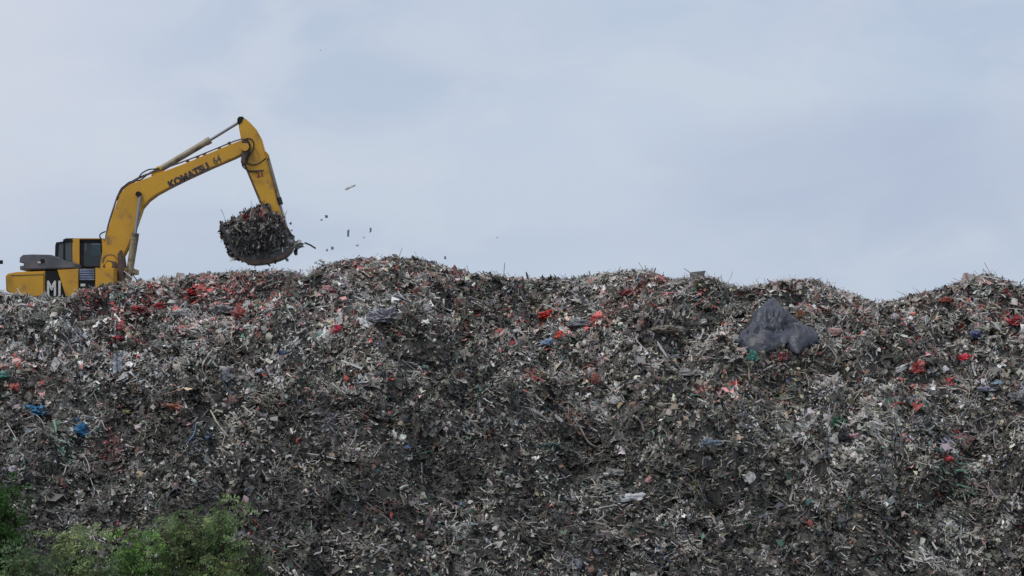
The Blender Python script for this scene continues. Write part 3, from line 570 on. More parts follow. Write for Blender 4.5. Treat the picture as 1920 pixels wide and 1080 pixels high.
# ------------------------------------------------------------------ excavator
YC = 84.6                                                        # middle plane of the machine
def P(px, py, y=YC): return Vector(((px-HX)/F*y, y, (HY-py)/F*y))
YEL = (.64, .35, .026)
m_yel = mat('yellow_paint', YEL, .42, var=(.55, .295, .03), vscale=1.3, dirt=(.26, .16, .06), dscale=2.6, dlo=.58, dhi=.75, bump=.05)
m_yeld = mat('worn_yellow_paint', (.46, .26, .05), .55, var=(.36, .22, .06), vscale=2.5, dirt=(.10, .065, .04), dscale=3.5, dlo=.46, dhi=.62, bump=.15)
m_blk = mat('black_paint', (.008, .008, .011), .5, var=(.016, .016, .02), vscale=4, spec=.25)
m_hood = mat('grey_hood', (.085, .088, .105), .4, var=(.13, .13, .15), vscale=2.2, dirt=(.17, .155, .14), dscale=3, dlo=.55, dhi=.75)
m_hose = mat('hose_rubber', (.012, .012, .014), .5)
m_rod = mat('chrome_rod', (.34, .34, .36), .3, .85)
m_barrel = mat('barrel_paint', (.34, .29, .19), .45, var=(.22, .19, .14), vscale=3, dirt=(.08, .06, .045), dscale=4, dlo=.5, dhi=.7)
m_steel = mat('bucket_steel', (.11, .115, .12), .42, .5, var=(.05, .05, .05), vscale=4, dirt=(.035, .033, .03), dscale=6, dlo=.45, dhi=.6, bump=.25, bscale=20)
m_glass = mat('cab_glass', (.035, .05, .055), .08, spec=.8)
m_rust = mat('greasy_brown', (.07, .045, .035), .6, var=(.12, .08, .06), vscale=6)
m_text = mat('lettering_dark', (.035, .03, .05), .5, dirt=(.25, .15, .04), dscale=14, dlo=.56, dhi=.66)
m_textw = mat('lettering_white', (.62, .62, .60), .5, dirt=(.25, .24, .22), dscale=9, dlo=.55, dhi=.7)
m_louv = mat('blue_grey_louvre', (.26, .31, .42), .35, var=(.14, .17, .24), vscale=4)  # blue-grey reflection on the black grille, put into the louvre colour

root_p = P(170, 0); root = empty('excavator', (root_p.x, YC, Z_PLAT))
tag(root, 'yellow tracked excavator behind the ridge lifting a bucketful of rubbish', 'excavator')
def prism_bm(bm, prof, yc, th, bev=.015, plane=None):
    pl = plane if plane is not None else yc
    pts = [P(a, b, pl) for a, b in prof]
    f0 = [bm.verts.new((q.x, yc-th/2, q.z)) for q in pts]; f1 = [bm.verts.new((q.x, yc+th/2, q.z)) for q in pts]
    n = len(pts); fs = [bm.faces.new(f0), bm.faces.new(f1[::-1])]
    for i in range(n): fs.append(bm.faces.new((f0[i], f1[i], f1[(i+1) % n], f0[(i+1) % n])))
    bmesh.ops.recalc_face_normals(bm, faces=fs)
    if bev:
        es = set(e for f in fs[:2] for e in f.edges)
        bmesh.ops.bevel(bm, geom=list(es), offset=bev, segments=2, affect='EDGES')
def prism(name, prof, yc, th, m, parent, bev=.015, plane=None):
    bm = bmesh.new(); prism_bm(bm, prof, yc, th, bev, plane); return bobj(name, bm, m, parent)
def tubeo(name, pts, r, m, parent, seg=12, r2=None, sm=False):
    bm = bmesh.new(); tube_bm(bm, smoothpts(pts) if sm else pts, r, seg, r2); return bobj(name, bm, m, parent)
def text(name, s, p0, ang, h, wscale, y, m, parent, bold=.02):
    cu = bpy.data.curves.new(name, 'FONT'); cu.body = s; cu.size = h/.69; cu.extrude = .003; cu.offset = bold
    cu.resolution_u = 3
    o = bpy.data.objects.new(name+'_tmp', cu); me = bpy.data.meshes.new_from_object(o); bpy.data.objects.remove(o)
    M = Matrix.Translation((p0.x, y, p0.z)) @ Matrix.Rotation(-ang, 4, 'Y') @ Matrix.Rotation(math.pi/2, 4, 'X') @ Matrix.Diagonal((wscale, 1, 1, 1))
    me.transform(M); return link(name, me, m, parent)

YN = YC-1.36                                                     # near side of the superstructure
# superstructure floor and main bodywork
prism('platform', [(40, 556), (40, 545), (250, 545), (252, 533), (252, 528), (214, 528), (214, 548), (200, 558)], YC, 2.5, m_yeld, root, plane=YN)
prism('counterweight', [(11, 545), (10, 518), (14, 513), (30, 510), (84, 508), (84, 557), (40, 558), (22, 553)], YC, 2.72, m_yel, root, .05, YN)
prism('side_panel', [(84.4, 508), (107, 508), (123, 557), (84.4, 557)], YN+.35, .70, m_blk, root, plane=YN)
prism('side_panel', [(107.5, 506), (147, 504), (147, 556), (123.5, 556)], YN+.35, .72, m_yel, root, plane=YN)
prism('tool_box', [(178.5, 502), (213, 502), (214, 540), (212, 545), (178.5, 546)], YN+.38, .76, m_yel, root, plane=YN)
gr = prism('grille_panel', [(147.4, 503), (178.1, 503), (178.1, 548), (147.4, 548)], YN+.37, .66, m_blk, root, plane=YN)
bm = bmesh.new()
for k in range(5): prism_bm(bm, [(149, 504.5+k*4.4), (177, 504.5+k*4.4), (177, 507.6+k*4.4), (149, 507.6+k*4.4)], YN+.025, .05, .006, YN)
bobj('louvre', bm, m_louv, gr)
prism('data_plate', [(151, 532), (160, 532), (160, 537), (151, 537)], YN+.022, .02, m_textw, gr, .003, YN)
bm = bmesh.new()
prism_bm(bm, [(20, 516), (82, 514), (82, 515), (20, 517)], YN-.008, .012, 0, YN); bobj('seam', bm, m_rust, root)
t = text('lettering', 'M1', P(87.5, 553.5, YN), 0, 26*YN/F, .62, YN-.004, m_textw, root, .026)
# deck, hood
prism('deck', [(60, 507.5), (250, 503), (250, 512), (60, 512)], YC+.42, 1.75, m_yeld, root, plane=YC)
hood = prism('engine_hood', [(38, 483), (44, 478), (62, 477.2), (97, 478), (115, 487), (135, 491), (140, 495), (142, 503), (38, 506), (38, 499), (45, 498), (45, 494), (37, 492)], YC-.15, 2.0, m_hood, root, .035, YN+.3)
prism('exhaust_opening', [(77, 486), (84, 486), (84, 493), (77, 493)], YC-1.17, .05, m_blk, hood, .006, YN+.3)
prism('latch', [(72, 491), (78, 491), (78, 494), (72, 494)], YC-1.17, .05, m_textw, hood, .004, YN+.3)
tubeo('exhaust_pipe', [P(52, 478, YC+.3), P(52, 470.5, YC+.3), P(49, 467, YC+.3)], .05, m_rust, hood) if False else None
# cab on the far side of the boom
YCAB = YC+.88; cab = prism('cab', [(136, 449), (139, 447), (192, 447), (196, 452), (198, 503), (194, 503), (191, 448.6), (149.5, 448.6), (149.5, 503), (136.5, 503)], YCAB-.5, .08, m_yel, root, .01, YCAB-.5)
prism('pillar', [(137, 449), (148, 449), (148, 503), (137, 503)], YCAB-.42, .12, m_yel, cab, .012, YCAB-.5)
prism('roof', [(118, 449), (124, 446.6), (192, 446.6), (196, 449.5), (196, 453), (118, 453)], YCAB, 1.02, m_blk, cab, .03, YCAB-.5)
prism('side_panel', [(137, 500), (198, 500), (198, 508), (137, 508)], YCAB, .98, m_yeld, cab, .01, YCAB-.5)
prism('side_panel', [(119, 453), (121, 453), (116, 503), (111, 503)], YCAB, .98, m_blk, cab, .01, YCAB-.5)
win = prism('window', [(104.5, 460), (107, 455), (118, 454), (136, 451), (136, 491), (122, 491), (104, 483)], YCAB-.05, .92, m_glass, cab, .03, YCAB-.5)
bm = bmesh.new()
for q in ([(104, 460), (106, 454.4), (112, 454), (110, 460), (108, 484), (103.4, 483)], [(119, 453), (122, 453), (122, 491), (119, 490)], [(112, 453.6), (137, 450.5), (137, 454), (112, 457)]): prism_bm(bm, q, YCAB-.53, .05, .006, YCAB-.5)
bobj('window_frame', bm, m_blk, win)
bm = bmesh.new()
for q in ([(150, 452.5), (192, 452.5), (192, 456), (150, 456)], [(150, 453), (156, 453), (156, 503), (150, 503)], [(188, 453), (191, 453), (193, 503), (190, 503)], [(150, 499), (193, 499), (193, 503), (150, 503)]): prism_bm(bm, q, YCAB-.46, .06, .006, YCAB-.5)
bobj('door_frame', bm, m_blk, cab)
prism('rear_wall', [(149, 453), (151, 453), (151, 500), (149, 500)], YCAB, .95, m_blk, cab, 0, YCAB-.5)
prism('far_wall', [(150, 476), (193, 476), (194, 500), (150, 500)], YCAB+.47, .03, m_blk, cab, 0, YCAB-.5)
fg = prism('windscreen', [(193, 455), (194, 455), (197, 500), (196, 500)], YCAB, .9, m_glass, cab, 0, YCAB-.5)
# pane through which the sky beyond shows
m_pane = bpy.data.materials.new('tinted_pane'); m_pane.use_nodes = True; _n = m_pane.node_tree.nodes; _l = m_pane.node_tree.links
_g = _n.new('ShaderNodeBsdfGlossy'); _g.inputs['Roughness'].default_value = .06; _g.inputs['Color'].default_value = (.7, .75, .75, 1)
_t = _n.new('ShaderNodeBsdfTransparent'); _t.inputs['Color'].default_value = (.30, .38, .40, 1); _mx = _n.new('ShaderNodeMixShader'); _mx.inputs[0].default_value = .07
_l.new(_t.outputs[0], _mx.inputs[1]); _l.new(_g.outputs[0], _mx.inputs[2]); _l.new(_mx.outputs[0], _n['Material Output'].inputs['Surface'])
prism('side_window', [(156, 456), (188, 456), (190, 499), (156, 499)], YCAB-.44, .012, m_pane, cab, 0, YCAB-.5)
prism('far_window', [(152, 455), (192, 455), (193, 476), (152, 476)], YCAB+.45, .012, m_pane, cab, 0, YCAB-.5)
seat = prism('operator_seat', [(155, 470), (160, 469), (163, 488), (175, 489), (175, 494), (158, 496)], YCAB, .5, m_blk, cab, .03, YCAB-.5)
tubeo('control_lever', [P(181, 499, YCAB-.2), P(179, 482, YCAB-.2)], .02, m_blk, cab)
bm = bmesh.new(); prism_bm(bm, [(176, 493), (185, 493), (185, 500), (174, 500)], YCAB-.3, .2, .02, YCAB-.5); bobj('console', bm, m_blk, cab)
# handrails
tubeo('handrail', smoothpts([P(179, 502, YN+.1), P(179, 490, YN+.1), P(183, 487, YN+.1), P(205, 487, YN+.1), P(210, 490, YN+.1), P(211, 502, YN+.1)], 4), .016, m_yeld, root, 6) if False else None
# front frame that carries the boom
prism('boom_bracket', [(196, 545), (196, 500), (205, 489), (220, 492), (232, 510), (236, 530), (236, 545)], YC, .75, m_rust, root, .02)
tubeo('pivot_pin', [P(208, 499)-Vector((0, .46, 0)), P(208, 499)+Vector((0, .46, 0))], .12, m_yel, root, 20)
prism('front_frame', [(214, 531), (250, 529), (252, 537), (214, 545)], YC-.5, 1.2, m_yeld, root, .02, YN+.3)
bm = bmesh.new()
for q in ([(216, 500), (220, 500), (222, 530), (217, 530)], [(224, 478), (230, 470), (234, 500), (236, 530), (226, 530)]): prism_bm(bm, q, YC-.1, .9, .01)
bobj('frame_plate', bm, m_rust, root)
tubeo('hose', smoothpts([P(247, 512, YC-.5), P(254, 522, YC-.55), P(262, 533, YC-.6), P(266, 540, YC-.6)], 4), .018, m_hose, root, 6)
# boom
BT = .52; BOOM = [(190, 503), (191, 488), (196, 462), (205, 430), (213, 403), (221, 381), (228, 364), (236, 354), (247, 346), (262, 341), (300, 326), (350, 307), (400, 286), (436, 271), (452, 265), (462, 264), (467, 272), (465, 283), (456, 290), (440, 298), (400, 315), (350, 338), (318, 354), (296, 366), (280, 378), (269, 391), (262, 411), (254, 434), (243, 462), (231, 486), (221, 503), (212, 508), (198, 508)]
boom = prism('boom', BOOM, YC, BT, m_yel, root, .03)
text('lettering', 'KOMATSU', P(319, 353, YC-BT/2), math.radians(26.5), 12.5*YC/F, .98, YC-BT/2-.004, m_text, boom, .019)
text('lettering', '64', P(402, 309, YC-BT/2), math.radians(25), 13*YC/F, .85, YC-BT/2-.004, mat('lettering_grey', (.10, .075, .06), .5), boom, .008)
bm = bmesh.new()
tube_bm(bm, [P(x, y, YC-BT/2-.004) for x, y in [(193, 493), (194, 484), (199, 479), (206, 477), (214, 479), (220, 486)]], .012, 6); bobj('weld_seam', bm, m_rust, boom)
tubeo('pin_boss', [P(208, 494)-Vector((0, BT/2+.04, 0)), P(208, 494)+Vector((0, BT/2+.04, 0))], .19, m_yel, boom, 24)
tubeo('pin_boss', [P(263, 366)-Vector((0, BT/2+.22, 0)), P(263, 366)+Vector((0, BT/2+.22, 0))], .09, m_blk, boom, 16)
prism('cylinder_lug', [(284, 330), (290, 317), (297, 312), (304, 314), (309, 326)], YC, .24, m_yel, boom, .02)
for k in range(2):
    bm = bmesh.new(); s_ = YC-BT/2+.06+k*.10
    tube_bm(bm, smoothpts([P(a, b, s_) for a, b in [(197, 455-k*4), (203, 424-k*3), (213, 392-k*3), (222, 366-k*2), (236, 350-k*2), (262, 334-k*2), (300, 319-k), (352, 300), (402, 280), (436, 266), (452, 261)]], 5), .022, 6)
    bobj('hydraulic_pipe', bm, [m_rust, m_hose][k], boom)
# loose hoses over the bend
for pts in ([(299, 316), (290, 317), (279, 318), (266, 325), (258, 336), (250, 342), (240, 345), (229, 352), (223, 362), (220, 376)],
            [(303, 318), (285, 322), (272, 331), (262, 338), (244, 341), (232, 351), (225, 366), (219, 384)]):
    bm = bmesh.new(); tube_bm(bm, smoothpts([P(a, b, YC-.12) for a, b in pts], 5), .022, 6); bobj('hose', bm, m_hose, boom)
for pts in ([(190, 450), (187, 442), (191, 437), (198, 434)],):
    bm = bmesh.new(); tube_bm(bm, smoothpts([P(a, b, YC-.2) for a, b in pts], 5), .022, 6); bobj('hose', bm, m_hose, boom)
for q in ((352, 303), (371, 296), (384, 291), (412, 280), (430, 270)):
    bm = bmesh.new(); prism_bm(bm, [(q[0]-3, q[1]+1), (q[0]-2, q[1]-3), (q[0]+2, q[1]-4), (q[0]+3, q[1])], YC-.1, .25, .005); bobj('pipe_clamp', bm, m_rust, boom)
prism('work_lamp', [(462, 300), (466, 298), (470, 303), (466, 307)], YC-.3, .15, m_blk, boom, .01) if False else None
# boom cylinders, one each side
for s in (-1, 1):
    yy = YC+s*(BT/2+.15)
    c_ = tubeo('boom_cylinder', [P(253, 440, yy), P(240, 529, yy)], .115, m_barrel, root, 14)
    tubeo('rod', [P(263, 366, yy), P(253, 442, yy)], .055, m_rod, c_, 12)
    tubeo('end_collar', [P(254, 437, yy), P(252.2, 449, yy)], .13, m_barrel, c_, 14)
    tubeo('oil_pipe', [P(259, 444, yy-s*.02), P(246, 525, yy-s*.02)], .025, m_yeld, c_, 6)
# arm
ARM = [(449, 226), (455, 222), (462, 224), (470, 231), (481, 243), (491, 261), (497, 283), (502, 306), (511, 340), (519, 372), (527, 400), (536, 430), (538, 440), (532, 446), (524, 444), (516, 432), (504, 410), (492, 388), (482, 364), (472, 340), (463, 318), (458, 305), (456, 288), (453, 262), (449, 240)]
AT = .42; arm = prism('arm', ARM, YC, AT, m_yel, root, .028)
tubeo('pin_boss', [P(451, 227)-Vector((0, .17, 0)), P(451, 227)+Vector((0, .17, 0))], .11, m_blk, arm, 16) if False else None
prism('end_cap', [(446, 224), (449, 220), (456, 219.5), (459, 223), (456, 232), (450, 236), (446, 232)], YC, .46, m_blk, arm, .03)
tubeo('pin_boss', [P(461, 277)-Vector((0, .36, 0)), P(461, 277)+Vector((0, .36, 0))], .14, m_yel, arm, 20)
prism('pivot_plate', [(455, 262), (466, 262), (471, 272), (470, 290), (465, 306), (458, 312), (453, 306), (455, 285)], YC, BT+.08, m_rust, arm, .02)
bm = bmesh.new()
for pts in ([(458, 262), (464, 260), (472, 262), (476, 270), (475, 280), (470, 288), (463, 298), (461, 306)], [(456, 268), (464, 268), (468, 274), (466, 286), (460, 300)], [(461, 305), (472, 309), (482, 308), (492, 302), (498, 297)], [(454, 304), (455, 311), (461, 317), (470, 321), (484, 322)]):
    tube_bm(bm, smoothpts([P(a, b, YC-.34) for a, b in pts], 5), .024, 6)
bobj('hose', bm, m_hose, arm)
text('marking', '21', P(481.5, 333, YC-AT/2), math.radians(12), 11*YC/F, .9, YC-AT/2-.004, mat('marking_red', (.25, .05, .03), .6), arm, .012)
bm = bmesh.new(); prism_bm(bm, [(466, 321), (495, 319), (495.5, 322), (467, 324)], YC, AT+.03, 0); bobj('weld_seam', bm, m_rust, arm)
prism('shade_edge_plate', [(458.5, 310), (463, 312), (497, 392), (492.5, 392)], YC, .445, m_rust, arm, .005)  # stands proud so its dark edge paints the shaded underside of the arm
prism('cylinder_lug', [(496, 292), (499, 284), (504, 290), (503, 300)], YC, .22, m_yel, arm, .01)
# arm cylinder and bucket cylinder
c_ = tubeo('arm_cylinder', [P(297, 319.5), P(392, 263.5)], .105, m_barrel, root, 16)
tubeo('rod', [P(390, 265), P(450, 228)], .05, m_rod, c_, 12); tubeo('end_collar', [P(386, 267), P(394.5, 262)], .125, m_barrel, c_, 16)
tubeo('oil_pipe', [P(302, 311), P(386, 261)], .022, m_barrel, c_, 6)
c_ = tubeo('bucket_cylinder', [P(499.5, 290), P(523.5, 377)], .078, m_barrel, root, 14)
tubeo('rod', [P(523, 375), P(539, 431)], .042, m_rod, c_, 10); tubeo('end_collar', [P(521.5, 371), P(525.5, 384)], .105, m_hose, c_, 14)
tubeo('oil_pipe', [P(503, 296), P(525, 372)], .02, m_hose, c_, 6)
# bucket linkage
prism('bucket_link', [(536, 427), (541, 428), (549, 442), (547, 449), (541, 447)], YC, .34, m_rust, root, .012)
prism('tipping_lever', [(520, 414), (527, 412), (541, 428), (538, 434)], YC, .5, m_rust, root, .012)
# bucket
BK = [(549, 446), (550, 456), (546, 470), (536, 481), (522, 488), (504, 493), (486, 496), (468, 496), (454, 489), (443, 478), (434, 464), (427, 448), (421, 428)]
BW = 1.3
def build_bucket():
    bm = bmesh.new(); pts = smoothpts([P(a, b) for a, b in BK], 3); inner = []
    cen = P(488, 445)
    for q in pts: inner.append(q+(cen-q).normalized()*.045)
    for y0, y1 in ((-BW/2, BW/2),):
        A = [bm.verts.new((q.x, YC+y0, q.z)) for q in pts]; B = [bm.verts.new((q.x, YC+y1, q.z)) for q in pts]
        A2 = [bm.verts.new((q.x, YC+y0, q.z)) for q in inner]; B2 = [bm.verts.new((q.x, YC+y1, q.z)) for q in inner]
        for i in range(len(pts)-1):
            bm.faces.new((A[i], A[i+1], B[i+1], B[i])); bm.faces.new((A2[i], B2[i], B2[i+1], A2[i+1])); bm.faces.new((A[i], A2[i], A2[i+1], A[i+1])); bm.faces.new((B[i], B[i+1], B2[i+1], B2[i]))
        bm.faces.new((A[0], B[0], B2[0], A2[0])); bm.faces.new((A[-1], A2[-1], B2[-1], B[-1]))
    b = bobj('bucket', bm, m_steel, root)
    for s in (-1, 1):
        prof = [(a*.985+488*.015, c*.985+445*.015) for a, c in BK]+[(438, 432), (500, 436), (538, 440)]
        prism('side_plate', prof, YC+s*(BW/2-.02), .05, m_steel, b, .008)
        prism('side_cutter', [(419, 426), (424, 425), (436, 462), (446, 480), (442, 482), (430, 464)], YC+s*(BW/2+.02), .04, m_steel, b, .008)
        prism('wear_strip', [(447, 481), (470, 487), (500, 486), (528, 478), (545, 464), (547, 468), (534, 482), (504, 493.5), (468, 496), (452, 488)], YC+s*(BW/2+.012), .03, m_rust, b, .006)
    for k in range(5):
        y = YC-BW/2+.08+k*(BW-.16)/4; prism('tooth', [(424, 436), (419, 436), (415, 417), (418, 416), (424, 428)], y, .09, m_steel, b, .008, YC)
    prism('bucket_ear', [(522, 438), (535, 432), (552, 442), (550, 456), (530, 455)], YC, .5, m_steel, b, .01)
build_bucket()
# undercarriage standing on the plateau
under = prism('undercarriage', [(140, 572), (200, 572), (200, 598), (215, 606), (120, 606), (140, 598)], YC, 1.6, m_rust, root, .03)
tubeo('slew_ring', [P(168, 558), P(168, 574)], .62, m_rust, root, 28)
xc = root_p.x; zb = Z_PLAT-.02
for s in (-1, 1):
    yy = YC+s*1.1; Lh, r = 1.62, .42; pts = []
    for i in range(13): a = -math.pi/2+math.pi*i/12; pts.append((xc+Lh+math.cos(a)*r, zb+.47+math.sin(a)*r))
    for i in range(13): a = math.pi/2+math.pi*i/12; pts.append((xc-Lh+math.cos(a)*r, zb+.47+math.sin(a)*r))
    bm = bmesh.new(); f0 = [bm.verts.new((a, yy-.12, b)) for a, b in pts]; f1 = [bm.verts.new((a, yy+.12, b)) for a, b in pts]; n = len(pts)
    bm.faces.new(f0); bm.faces.new(f1[::-1])
    for i in range(n): bm.faces.new((f0[i], f1[i], f1[(i+1) % n], f0[(i+1) % n]))
    tr = bobj('track', bm, m_rust, root)
    # track shoes round the loop
    per = []; tot = 0
    loop = pts+[pts[0]]
    for a, b in zip(loop[:-1], loop[1:]): d = math.hypot(b[0]-a[0], b[1]-a[1]); per.append((tot, d, a, b)); tot += d
    bm = bmesh.new(); ns = 44
    for k in range(ns):
        q = k*tot/ns
        for (s0, d, a, b) in per:
            if s0 <= q < s0+d:
                t_ = (q-s0)/d; cx = a[0]+(b[0]-a[0])*t_; cz = a[1]+(b[1]-a[1])*t_; an = math.atan2(b[1]-a[1], b[0]-a[0])
                M = Matrix.Translation((cx, yy, cz)) @ Matrix.Rotation(-an, 4, 'Y') @ Matrix.Translation((0, 0, -.02)) @ Matrix.Diagonal((.19, .6, .05, 1)); bmesh.ops.create_cube(bm, size=1, matrix=M)
                M = Matrix.Translation((cx, yy, cz)) @ Matrix.Rotation(-an, 4, 'Y') @ Matrix.Translation((.07, 0, -.055)) @ Matrix.Diagonal((.02, .6, .035, 1)); bmesh.ops.create_cube(bm, size=1, matrix=M)
                break
    bobj('track_shoes', bm, m_rust, tr)
    for e in (-1, 1):
        bm = bmesh.new(); tube_bm(bm, [(xc+e*Lh, yy-.16, zb+.47), (xc+e*Lh, yy+.16, zb+.47)], .33, 20); bobj('sprocket', bm, m_yeld, tr)

# operator sitting in the cab
def build_person():
    bx = P(161, 489, YCAB-.5); bx.y = YCAB
    J = {'pel': (0, 0, 0), 'wst': (.0, 0, .18), 'chs': (.0, 0, .40), 'nck': (.02, 0, .55), 'hed': (.04, 0, .68), 'top': (.03, 0, .78)}
    V = [Vector(J[k]) for k in ('pel', 'wst', 'chs', 'nck', 'hed', 'top')]; R_ = [.15, .13, .15, .06, .095, .07]; E = [(0, 1), (1, 2), (2, 3), (3, 4), (4, 5)]
    for s in (-1, 1):
        b = len(V); V += [Vector((.0, s*.19, .43)), Vector((.10, s*.24, .20)), Vector((.32, s*.20, .20)), Vector((.40, s*.20, .22))]; R_ += [.065, .05, .04, .035]; E += [(2, b), (b, b+1), (b+1, b+2), (b+2, b+3)]
        b = len(V); V += [Vector((.08, s*.10, -.02)), Vector((.44, s*.12, .02)), Vector((.50, s*.12, -.34)), Vector((.62, s*.12, -.38))]; R_ += [.10, .075, .055, .045]; E += [(0, b), (b, b+1), (b+1, b+2), (b+2, b+3)]
    me = bpy.data.meshes.new('person'); me.from_pydata([v[:] for v in V], E, []); o = bpy.data.objects.new('person', me); COL.objects.link(o)
    sk = o.modifiers.new('skin', 'SKIN'); sk.use_smooth_shade = True
    for i, v in enumerate(me.skin_vertices[0].data): v.radius = (R_[i], R_[i]); v.use_root = i == 0
    o.modifiers.new('sub', 'SUBSURF').levels = 1
    m = mat('operator_clothes', (.04, .04, .06), .8); me.materials.append(m); o.location = bx
    bm = bmesh.new(); bmesh.ops.create_icosphere(bm, subdivisions=2, radius=.105)
    for v in bm.verts: v.co = Vector((v.co.x*1.05, v.co.y*.9, v.co.z*1.15))+Vector((.04, 0, .72))
    c = bobj('head', bm, mat('skin', (.22, .12, .08), .6), None, True); c.parent = o
    bm = bmesh.new(); bmesh.ops.create_icosphere(bm, subdivisions=2, radius=.115)
    for v in list(bm.verts):
        if v.co.z < .0: v.co.z *= .2
        v.co += Vector((.02, 0, .76))
    c = bobj('hair', bm, m_blk, None, True); c.parent = o
    for s in (-1, 1):
        bm = bmesh.new(); tube_bm(bm, [(.0, s*.20, .42), (.10, s*.245, .20), (.30, s*.205, .20)], .06, 10); c = bobj('sleeve', bm, mat('grey_sleeve', (.30, .30, .34), .8), None, True); c.parent = o
    o.scale = (.86, .86, .86); o.location.z -= .1
    tag(o, 'person in dark clothes with grey sleeves seated in the cab of the digger', 'person')
build_person()

# ------------------------------------------------------------------ the load heaped in the bucket
def build_load():
    cen = P(484, 440)
    bm = bmesh.new(); bmesh.ops.create_icosphere(bm, subdivisions=5, radius=1)
    k = YC/F
    OUTL = [(492, 391), (470, 397), (452, 408), (436, 416), (421, 430), (419, 446), (428, 463), (443, 480), (466, 484), (500, 480), (533, 468), (541, 450), (533, 430), (526, 410), (516, 396), (505, 391)]
    import bisect
    angs = sorted([(math.atan2(-(b-440), a-484), math.hypot(a-484, b-440)) for a, b in OUTL])
    A = np.array([a for a, _ in angs]); Rr = np.array([r for _, r in angs])
    A = np.concatenate([A-2*math.pi, A, A+2*math.pi]); Rr = np.tile(Rr, 3)
    pts = []
    for v in bm.verts:
        c = v.co.copy(); an = math.atan2(c.z, c.x); r = float(np.interp(an, A, Rr))*k*.95
        d = 1+.22*mnoise.noise(c*2.3+Vector((4, 1, 2)))+.22*abs(mnoise.noise(c*5))+.10*mnoise.noise(c*12)-.05
        v.co = Vector((c.x*r*d, math.copysign(abs(c.y)**.65, c.y)*.88*d, c.z*r*d))
    bm.normal_update()
    samp = [(v.co.copy(), v.normal.copy()) for v in bm.verts]
    m = mat('bucket_load', (.05, .045, .04), .8, var=(.12, .11, .10), vscale=9, bump=1, bscale=20)
    me = bpy.data.meshes.new('bucket_load'); bm.to_mesh(me); bm.free()
    n = 15000; ids = RNG.integers(0, len(samp), n); pos = np.array([samp[i][0][:] for i in ids]); nr = np.array([samp[i][1][:] for i in ids])
    pos = pos+RNG.normal(0, .018, (n, 3))
    Wt = W0.copy(); Wt[3:7] *= np.array([.7, .45, .35, .3]); Wt[7] = .012; Wt[9] *= .5; Wt[10:12] = .0005; Wt[12:13] *= .5; Wt[13] = .06; W2 = np.tile(Wt, (n, 1))
    top = np.exp(-((pos[:, 0]-.15)**2/.12+(pos[:, 2]-.55)**2/.08)); W2[:, 7] += top*.07; W2[:, 8] += top*.09; W2[:, 13] += top*.32; W2[:, 3:5] *= 1.4
    W2 /= W2.sum(1, keepdims=True); kk = np.minimum((RNG.random(n)[:, None] > np.cumsum(W2, 1)).sum(1), len(PAL)-1); col = np.clip(PAL[kk]*np.exp(RNG.normal(0, .25, (n, 1))), .01, .7)
    T, B, Nn = frames(nr, .55)
    Lg = np.minimum(np.exp(RNG.normal(math.log(.085), .5, n)), .26); v1, f1, c1_ = sheets(pos, T, B, Nn, Lg, Lg*RNG.uniform(.3, .8, n), 3, 3, RNG.normal(0, .4, n), .15, col)
    # strands trailing over the side and below the lip
    n2 = 1500; ids = RNG.integers(0, len(samp), n2); p2 = np.array([samp[i][0][:] for i in ids]); q2 = np.array([samp[i][1][:] for i in ids]); T2 = np.tile(np.array([[0, 0, -1.]]), (n2, 1))+RNG.normal(0, .28, (n2, 3)); T2 /= np.linalg.norm(T2, axis=1, keepdims=True)
    B2 = np.cross(q2+1e-3, T2); B2 /= np.linalg.norm(B2, axis=1, keepdims=True); N2 = np.cross(T2, B2)
    v2, f2, c2_ = ribbons(p2, T2, B2, N2, np.exp(RNG.normal(-1.25, .45, n2)), np.exp(RNG.normal(-3.6, .5, n2)), 6, np.tile(PAL[[3]], (n2, 1))*np.exp(RNG.normal(-.5, .8, (n2, 1))))
    core = np.array([v.co[:] for v in me.vertices]); cf = np.array([list(p.vertices) for p in me.polygons])
    V = np.concatenate([core, v1, v2]); Cc = np.concatenate([np.tile([[.045, .04, .036]], (len(core), 1)), c1_, c2_])
    mesh = npmesh('bucket_load', V, [cf, f1+len(core), f2+len(core)+len(v1)], Cc)
    o = link('bucket_load', mesh, m_scrap); o.location = cen
    tag(o, 'heap of dark mixed refuse with a reddish top overflowing the raised bucket', 'rubbish heap', kind='stuff')
build_load()
def hang(name, label, cat, pxs, w_, col, seed, y=YC-.3, rough=.5):
    """a limp strip of plastic hanging along the given line"""
    pts = smoothpts([P(a, b, y) for a, b in pxs], 5); c = pts[0].copy(); bm = bmesh.new(); rows = []
    for i, p_ in enumerate(pts):
        u = i/(len(pts)-1); ww = w_*(.55+.5*abs(math.sin(u*5+seed)))*(1-.5*u)
        row = []
        for j in range(5):
            s = j/4-.5; row.append(bm.verts.new(p_-c+Vector((s*ww*.8, s*ww*.9+.03*math.sin(j*2+seed+u*6), .03*mnoise.noise(Vector((i*.7, j, seed)))))))
        rows.append(row)
    for a, b in zip(rows[:-1], rows[1:]):
        for j in range(4): bm.faces.new((a[j], a[j+1], b[j+1], b[j]))
    o = bobj(name, bm, cmat(col, rough), None, True); o.location = c; so_ = o.modifiers.new('t', 'SOLIDIFY'); so_.thickness = .008; tag(o, label, cat); return o
bag('plastic_bag', 'dirty white bag snagged on the back of the raised bucket', 'bag', 0, 0, 22, 16, (.42, .41, .42), seed=71, crumple=.6, p=P(548, 460, YC-.45)-Vector((0, 0, .05)))
hang('plastic_strip', 'black rag dangling from the white bag on the bucket', 'strip', [(553, 454), (556, 464), (554, 472), (555, 479)], .22, (.03, .03, .035), 1)
hang('plastic_strip', 'grey rag dangling under the back of the raised bucket', 'strip', [(527, 476), (531, 482), (537, 486), (539, 490)], .25, (.25, .25, .26), 2)
